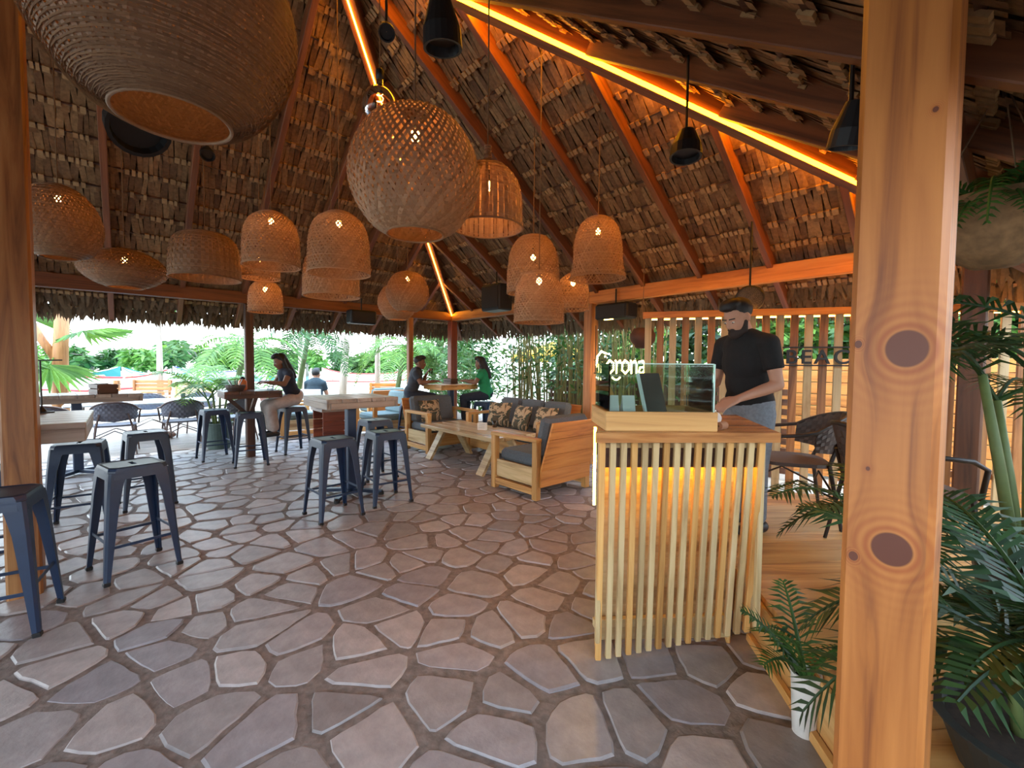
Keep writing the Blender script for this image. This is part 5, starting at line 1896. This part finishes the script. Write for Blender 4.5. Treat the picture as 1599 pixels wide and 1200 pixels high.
# bearded guests at the corner post
GJ = sit(.76, .10, hz=.27)
GJ['elr'] = (.16, -.21, 1.06)
pg = W(.25, 1.05)
def stool_under(p, rz, lb):
    return stool(p, rz, lb, 'stools at the small pale high table')
stool_under(pg, RA, 'dark metal stool under the guest with a drink')
gy = math.atan2((W(.75, .2) - pg).y, (W(.75, .2) - pg).x)
GJ['wrl'], GJ['ell'] = (.26, .05, 1.22), (.20, .20, 1.02)
person('guest in a dark tee shirt raising a drink at the small high table', (pg.x, pg.y, 0), gy, GJ, M_SKIN_D, plain('slate_tee', (54, 58, 66), .9), plain('dark_jeans', (38, 44, 58), .9), M_HAIR, sleeve=.6, head_pitch=.05, head_yaw=-.1, shoes=M_BLACK, vox=.010)
pg2 = W(1.12, .02)
stool_under(pg2, RA + .2, 'dark metal stool under the guest in green')
gy2 = math.atan2((W(.4, .5) - pg2).y, (W(.4, .5) - pg2).x)
G2 = sit(.76, .06, hz=.28)
G2['ell'], G2['elr'] = (.12, .21, 1.07), (.12, -.21, 1.07)
person('guest with dark hair in a bright green top at the small high table', (pg2.x, pg2.y, 0), gy2, G2, M_SKIN_D, plain('green_top', (28, 132, 84), .85), plain('dark_jeans', (38, 44, 58), .9), M_HAIR, k=.95, long_hair=True, sleeve=.5, head_pitch=.1, female=True, shoes=M_BLACK, vox=.010)
# man on the beach side, seen from behind
pb = DP(492, 600, 9.6)
pb.z = 0
ch = thing('white_chair', 'white plastic chair under the man in the dark shirt', 'chair', (pb.x, pb.y, 0), PI / 2 + .1)
M_WHITE = plain('white_plastic', (226, 230, 230), .4, var=.03)
MB().box((0, 0, .44), (.44, .44, .03), None, .01).build('seat', M_WHITE, ch)
MB().box((-.24, 0, .66), (.025, .42, .38), Matrix.Rotation(-.15, 3, 'Y'), .01).build('backrest', M_WHITE, ch)
for sx in (-1, 1):
    for sy in (-1, 1):
        MB().tube([(sx * .19, sy * .19, .43), (sx * .22, sy * .22, 0)], .016, 8).build('leg', M_WHITE, ch)
BJ = sit(.49, .05, hz=.26)
BJ['anl'], BJ['anr'] = (.40, .12, .08), (.40, -.12, .08)
BJ['knl'], BJ['knr'] = (.42, .13, .48), (.42, -.13, .48)
person('broad man in a dark tee shirt seen from behind, looking to the beach', (pb.x, pb.y, 0), PI / 2 + .1, BJ, M_SKIN, plain('dark_teal_tee', (44, 58, 66), .9), plain('dark_jeans', (38, 44, 58), .9), M_HAIR, k=1.06, sleeve=.6, shoes=M_BLACK, vox=.011)
# drink in hand
t = thing('cocktail_glass', 'stemmed glass of pale drink held by the guest in the dark tee shirt', 'glass', (0, 0, 0))
w_l = Matrix.Rotation(gy, 3, 'Z') @ V((.34, .03, 1.15)) + V((pg.x, pg.y, 0))
t.location = w_l
MB().lathe([(.002, 0), (.034, .002), (.034, .006), (.005, .01), (.005, .06), (.03, .09), (.042, .14), (.038, .165), (.036, .165), (.039, .14), (.028, .094), (.002, .07)], 16).build('glass', pane_glass('cocktail_pane', (228, 238, 228)), t, smooth=True)
MB().lathe([(.002, .075), (.026, .094), (.036, .135), (.002, .136)], 14).build('drink', plain('pale_drink', (170, 190, 160), .2), t, smooth=True)

# ================================================================== outdoors
o = post(0, .95, ZB, .10, wood('z', 'warm'), 'thin brown post with a pale lit edge behind the armchair')
def tree(p, h, r, label, trunk_r, crown_z, crown_r, n=900, m=None, size=.5, seed=1, group=None, lean=(0, 0), flat=.7, trunk_m=None, name='tree'):
    t = thing(name, label, 'tree', p, 0, group)
    top = V((lean[0], lean[1], crown_z))
    tm = trunk_m or wood('z', 'grey')
    MB().tube([(0, 0, -.1), (lean[0] * .3, lean[1] * .3, crown_z * .4), top], [trunk_r * 1.15, trunk_r, trunk_r * .7], 10).build('trunk', tm, t, smooth=True)
    for k in range(4):
        a = k * 1.7 + seed
        MB().tube([top - V((0, 0, crown_z * .12)), top + V((crown_r * .4 * math.cos(a), crown_r * .4 * math.sin(a), crown_r * .35)), top + V((crown_r * .8 * math.cos(a), crown_r * .8 * math.sin(a), crown_r * .4))], [trunk_r * .6, trunk_r * .4, trunk_r * .12], 7).build('branch', tm, t, smooth=True)
    r0 = random.Random(seed)
    cl = [(r0.uniform(-1, 1) * crown_r * .75, r0.uniform(-1, 1) * crown_r * .75, r0.uniform(-.3, 1) * crown_r * flat, crown_r * r0.uniform(.3, .5)) for _ in range(9)]
    def fn(r_):
        c = cl[r_.randrange(9)]
        while True:
            q = V((r_.uniform(-1, 1), r_.uniform(-1, 1), r_.uniform(-1, 1)))
            if q.length < 1:
                break
        return top + V((c[0] + q.x * c[3], c[1] + q.y * c[3], c[2] + q.z * c[3] * .7))
    leaf_cloud(n, fn, size, seed, .15).build('crown', m or M_LEAF_T, t, kind='stuff')
    return t
# distant shore: a row of bushy trees
GF = 'bushy trees along the far shore'
rt2 = random.Random(77)
for k in range(17):
    px = 60 + 42 * k
    d = 58 + rt2.uniform(-6, 8)
    q = DP(px, 570, d)
    q.z = -.1
    hh = rt2.uniform(3.2, 5.0)
    tree(q, hh, 2, 'low bushy ' + ['mid green', 'yellow green', 'deep green'][k % 3] + ' tree in the row along the far shore', .16, hh * .35, hh * .62, 620, [M_LEAF_T, M_LEAF_Y, M_LEAF][k % 3], 1.1, 200 + k, GF, name='shore_tree')
# nearer trees shading the beach
tree(G(534, 640, -.15), 5, 2, 'stout pale tree trunk behind the outdoor lounge chairs', .12, 3.4, 2.0, 700, M_LEAF_T, .28, 301, lean=(.2, .3))
for k, (px, d, cz, cr, lab) in enumerate(((250, 17, 3.4, 2.3, 'light feathery tree over the boats'), (470, 19, 3.6, 2.3, 'bright leafy tree behind the woman'), (590, 16, 3.5, 1.8, 'bright leafy tree behind the lounge chairs'), (690, 15, 2.8, 2.0, 'leafy tree beyond the small high table'))):
    q = DP(px, 570, d)
    q.z = -.15
    tree(q, 4, 2, lab, .10, cz, cr, 1100, M_LEAF_Y if k else M_LEAF_T, .34, 320 + k, 'trees standing on the beach')
# coconut and fan palms
def fan_leaf(r, n, seed):
    mb = MB()
    r_ = random.Random(seed)
    mb.tube([(0, 0, 0), (.5 * r, 0, .12 * r)], [.012, .008], 5)
    c = V((.5 * r, 0, .12 * r))
    for i in range(n):
        a = -1.9 + 3.8 * i / (n - 1)
        d = V((math.cos(a), math.sin(a), -.05 - .12 * abs(a))).normalized()
        s = V((-math.sin(a), math.cos(a), 0))
        L = r * (1 - .22 * abs(a) / 1.9) * r_.uniform(.92, 1.05)
        w = L * .055
        mb.add([c, c + d * L * .55 + s * w, c + d * L + V((0, 0, -.12 * L)), c + d * L * .55 - s * w], [(0, 1, 2), (0, 2, 3)])
    return mb
q = DP(97, 610, 7.6)
q.z = -.15
t = thing('fan_palm', 'fan palm with a thick trunk at the beach edge beside the dark high table', 'palm', q)
MB().tube([(0, 0, 0), (-.03, 0, .9), (.0, 0, 1.7), (.08, 0, 2.6)], [.13, .115, .105, .10], 12).build('trunk', wood('z', 'warm'), t, smooth=True)
MB().tube([(-.02, 0, 1.5), (-.2, -.1, 1.9), (-.42, -.1, 2.3)], [.07, .06, .05], 9).build('leaf_stalk', wood('z', 'warm'), t, smooth=True)
for k, (x, z, rz_, ry) in enumerate(((-.25, 1.95, 2.6, -.6), (-.15, 1.75, 3.6, .35), (-.1, 1.65, 4.4, .45), (.05, 1.9, .3, -.2), (-.35, 2.15, 2.9, -.9), (.0, 1.6, 5.4, .5))):
    o = fan_leaf(.8, 24, k).build('fan_leaf', M_LEAF_Y, t, loc=(x, -.12, z), rz=rz_)
    o.rotation_euler = (0, ry, rz_)
GPALM = 'coconut palms on the beach'
for k, (px, d, h, lab) in enumerate(((352, 10.5, 2.2, 'young coconut palm behind the potted palm'), (455, 12, 2.6, 'coconut palm with hanging fronds behind the woman'), (612, 12.5, 2.7, 'coconut palm with drooping fronds beside the thin brown post'), (668, 14.5, 2.8, 'coconut palm beyond the corner post'))):
    q = DP(px, 600, d)
    q.z = -.15
    palm(q, lab, 13, 1.7, .5, .05, stems=1, m=M_LEAF_Y if k % 2 == 0 else M_LEAF, seed=50 + k, group=GPALM, up=(.1, .9), droop=(.7, 1.3), name='coconut_palm', cat='palm', stem_h=h, stem_r=.08, nl=26)
# outrigger boats drawn up on the sand
def boat(px, py, L, yaw, hull_c, trim_c, label):
    q = G(px, py, -.15)
    t = thing('outrigger_boat', label, 'boat', (q.x, q.y, -.15), yaw, 'outrigger boats on the beach')
    n = 12
    vs, fs = [], []
    for i in range(n + 1):
        s = -1 + 2 * i / n
        w = .42 * (1 - abs(s) ** 2.4) + .02
        z1 = .72 + .5 * abs(s) ** 3
        z0 = .05 + .45 * abs(s) ** 3
        vs += [(s * L / 2, -w, z1), (s * L / 2, -w * .55, z0 + .1), (s * L / 2, 0, z0), (s * L / 2, w * .55, z0 + .1), (s * L / 2, w, z1), (s * L / 2, w * .85, z1 - .02), (s * L / 2, 0, z0 + .3), (s * L / 2, -w * .85, z1 - .02)]
        if i:
            for k in range(8):
                a, b = (i - 1) * 8 + k, (i - 1) * 8 + (k + 1) % 8
                fs.append((a, b, b + 8, a + 8))
    MB().add(vs, fs + [tuple(range(7, -1, -1)), tuple(range(n * 8, n * 8 + 8))]).build('hull', plain('hull_%d_%d' % hull_c[:2], hull_c, .4, var=.03), t, smooth=False)
    for s in (-1, 1):
        MB().tube([(x * L / 2, s * (.435 * (1 - abs(x) ** 2.4) + .02), .73 + .5 * abs(x) ** 3) for x in (-.95 + 1.9 * i / 12 for i in range(13))], .035, 6).build('gunwale', plain('trim_%d_%d' % trim_c[:2], trim_c, .4, var=.03), t)
        MB().tube([(-L * .42, s * 1.7, .2), (0, s * 1.75, .14), (L * .42, s * 1.7, .3)], .05, 7).build('float', plain('trim_%d_%d' % trim_c[:2], trim_c, .4, var=.03), t)
    for x in (-.2, .2):
        MB().tube([(x * L, -1.72, .2), (x * L, -.8, .82), (x * L, .8, .82), (x * L, 1.72, .2)], .03, 6).build('outrigger_arm', wood('x', 'pale'), t)
    return t
boat(180, 612, 5.5, .1, (236, 238, 236), (150, 20, 24), 'white boat with red trim drawn up on the sand')
boat(255, 604, 6, -.15, (232, 236, 236), (10, 100, 104), 'white boat with teal trim on the beach')
boat(115, 598, 6, .2, (20, 110, 114), (200, 200, 190), 'teal boat with white trim on the beach behind the fan palm')
boat(335, 594, 7, .05, (236, 236, 232), (24, 40, 120), 'white boat with blue trim behind the potted palm')
boat(575, 598, 7, .25, (236, 232, 226), (160, 50, 40), 'white boat with coral trim beyond the lounge chairs')
# beach furniture past the deck
def bench(px, py, yaw, label, tone, L=1.3):
    q = G(px, py, -.15)
    t = thing('beach_bench', label, 'bench', (q.x, q.y, -.15), yaw, 'wooden benches on the beach')
    for k in range(3):
        MB().box((0, -.15 + .15 * k, .45), (L, .14, .04), None, .004).build('seat_board', wood('x', tone), t)
        MB().box((0, .26 + .02 * k, .56 + .13 * k), (L, .03, .12), None, .004).build('back_board', wood('x', tone), t)
    for s in (-1, 1):
        MB().box((s * (L / 2 - .06), -.15, .22), (.07, .07, .43), None, .004).build('leg', wood('z', tone), t)
        MB().box((s * (L / 2 - .06), .23, .45), (.07, .06, .9), None, .004).build('leg', wood('z', tone), t)
    return t
bench(232, 632, .15, 'grey brown wooden bench on the sand behind the white table', 'warm')
bench(293, 640, -.05, 'pale wooden bench on the sand beside the potted palm', 'pale')
bench(600, 640, .2, 'reddish wooden bench on the sand behind the lounge chairs', 'orange', 1.0)
# mooring post
q = G(184, 640, -.15)
t = thing('mooring_post', 'short wooden post with a rope loop on the sand', 'post', q)
MB().tube([(0, 0, -.1), (0, 0, .95)], .09, 10).build('stake', wood('z', 'warm'), t)
MB().tube([(.1 * math.cos(a), .1 * math.sin(a), .82 + .01 * math.sin(a)) for a in (2 * PI * i / 14 for i in range(15))], .018, 6).build('rope', M_CORD, t)
# pale rocks under the white table
for k, (px, py, r) in enumerate(((208, 683, .11), (222, 687, .10), (236, 684, .12), (252, 688, .09), (264, 684, .10))):
    q = G(px, py, 0)
    mb = MB().ball((0, 0, r * .5), (r * 1.2, r, r * .62), 12, 8)
    mb.v = [p * (1 + .16 * noise.noise(p * 9 + V((k * 3.1, 0, 0)))) for p in mb.v]
    zmin = min(p.z for p in mb.v)
    mb.v = [p - V((0, 0, zmin)) for p in mb.v]
    o = mb.build('rock', plain('pale_rock_%d' % (k % 2), (196, 176, 160) if k % 2 else (140, 104, 88), .8, var=.2, scale=10), None, smooth=True, loc=q)
    tag(o, 'rounded stone on the deck under the white outdoor table, ' + ('pale' if k % 2 else 'brown'), 'rock', 'stones under the white outdoor table')
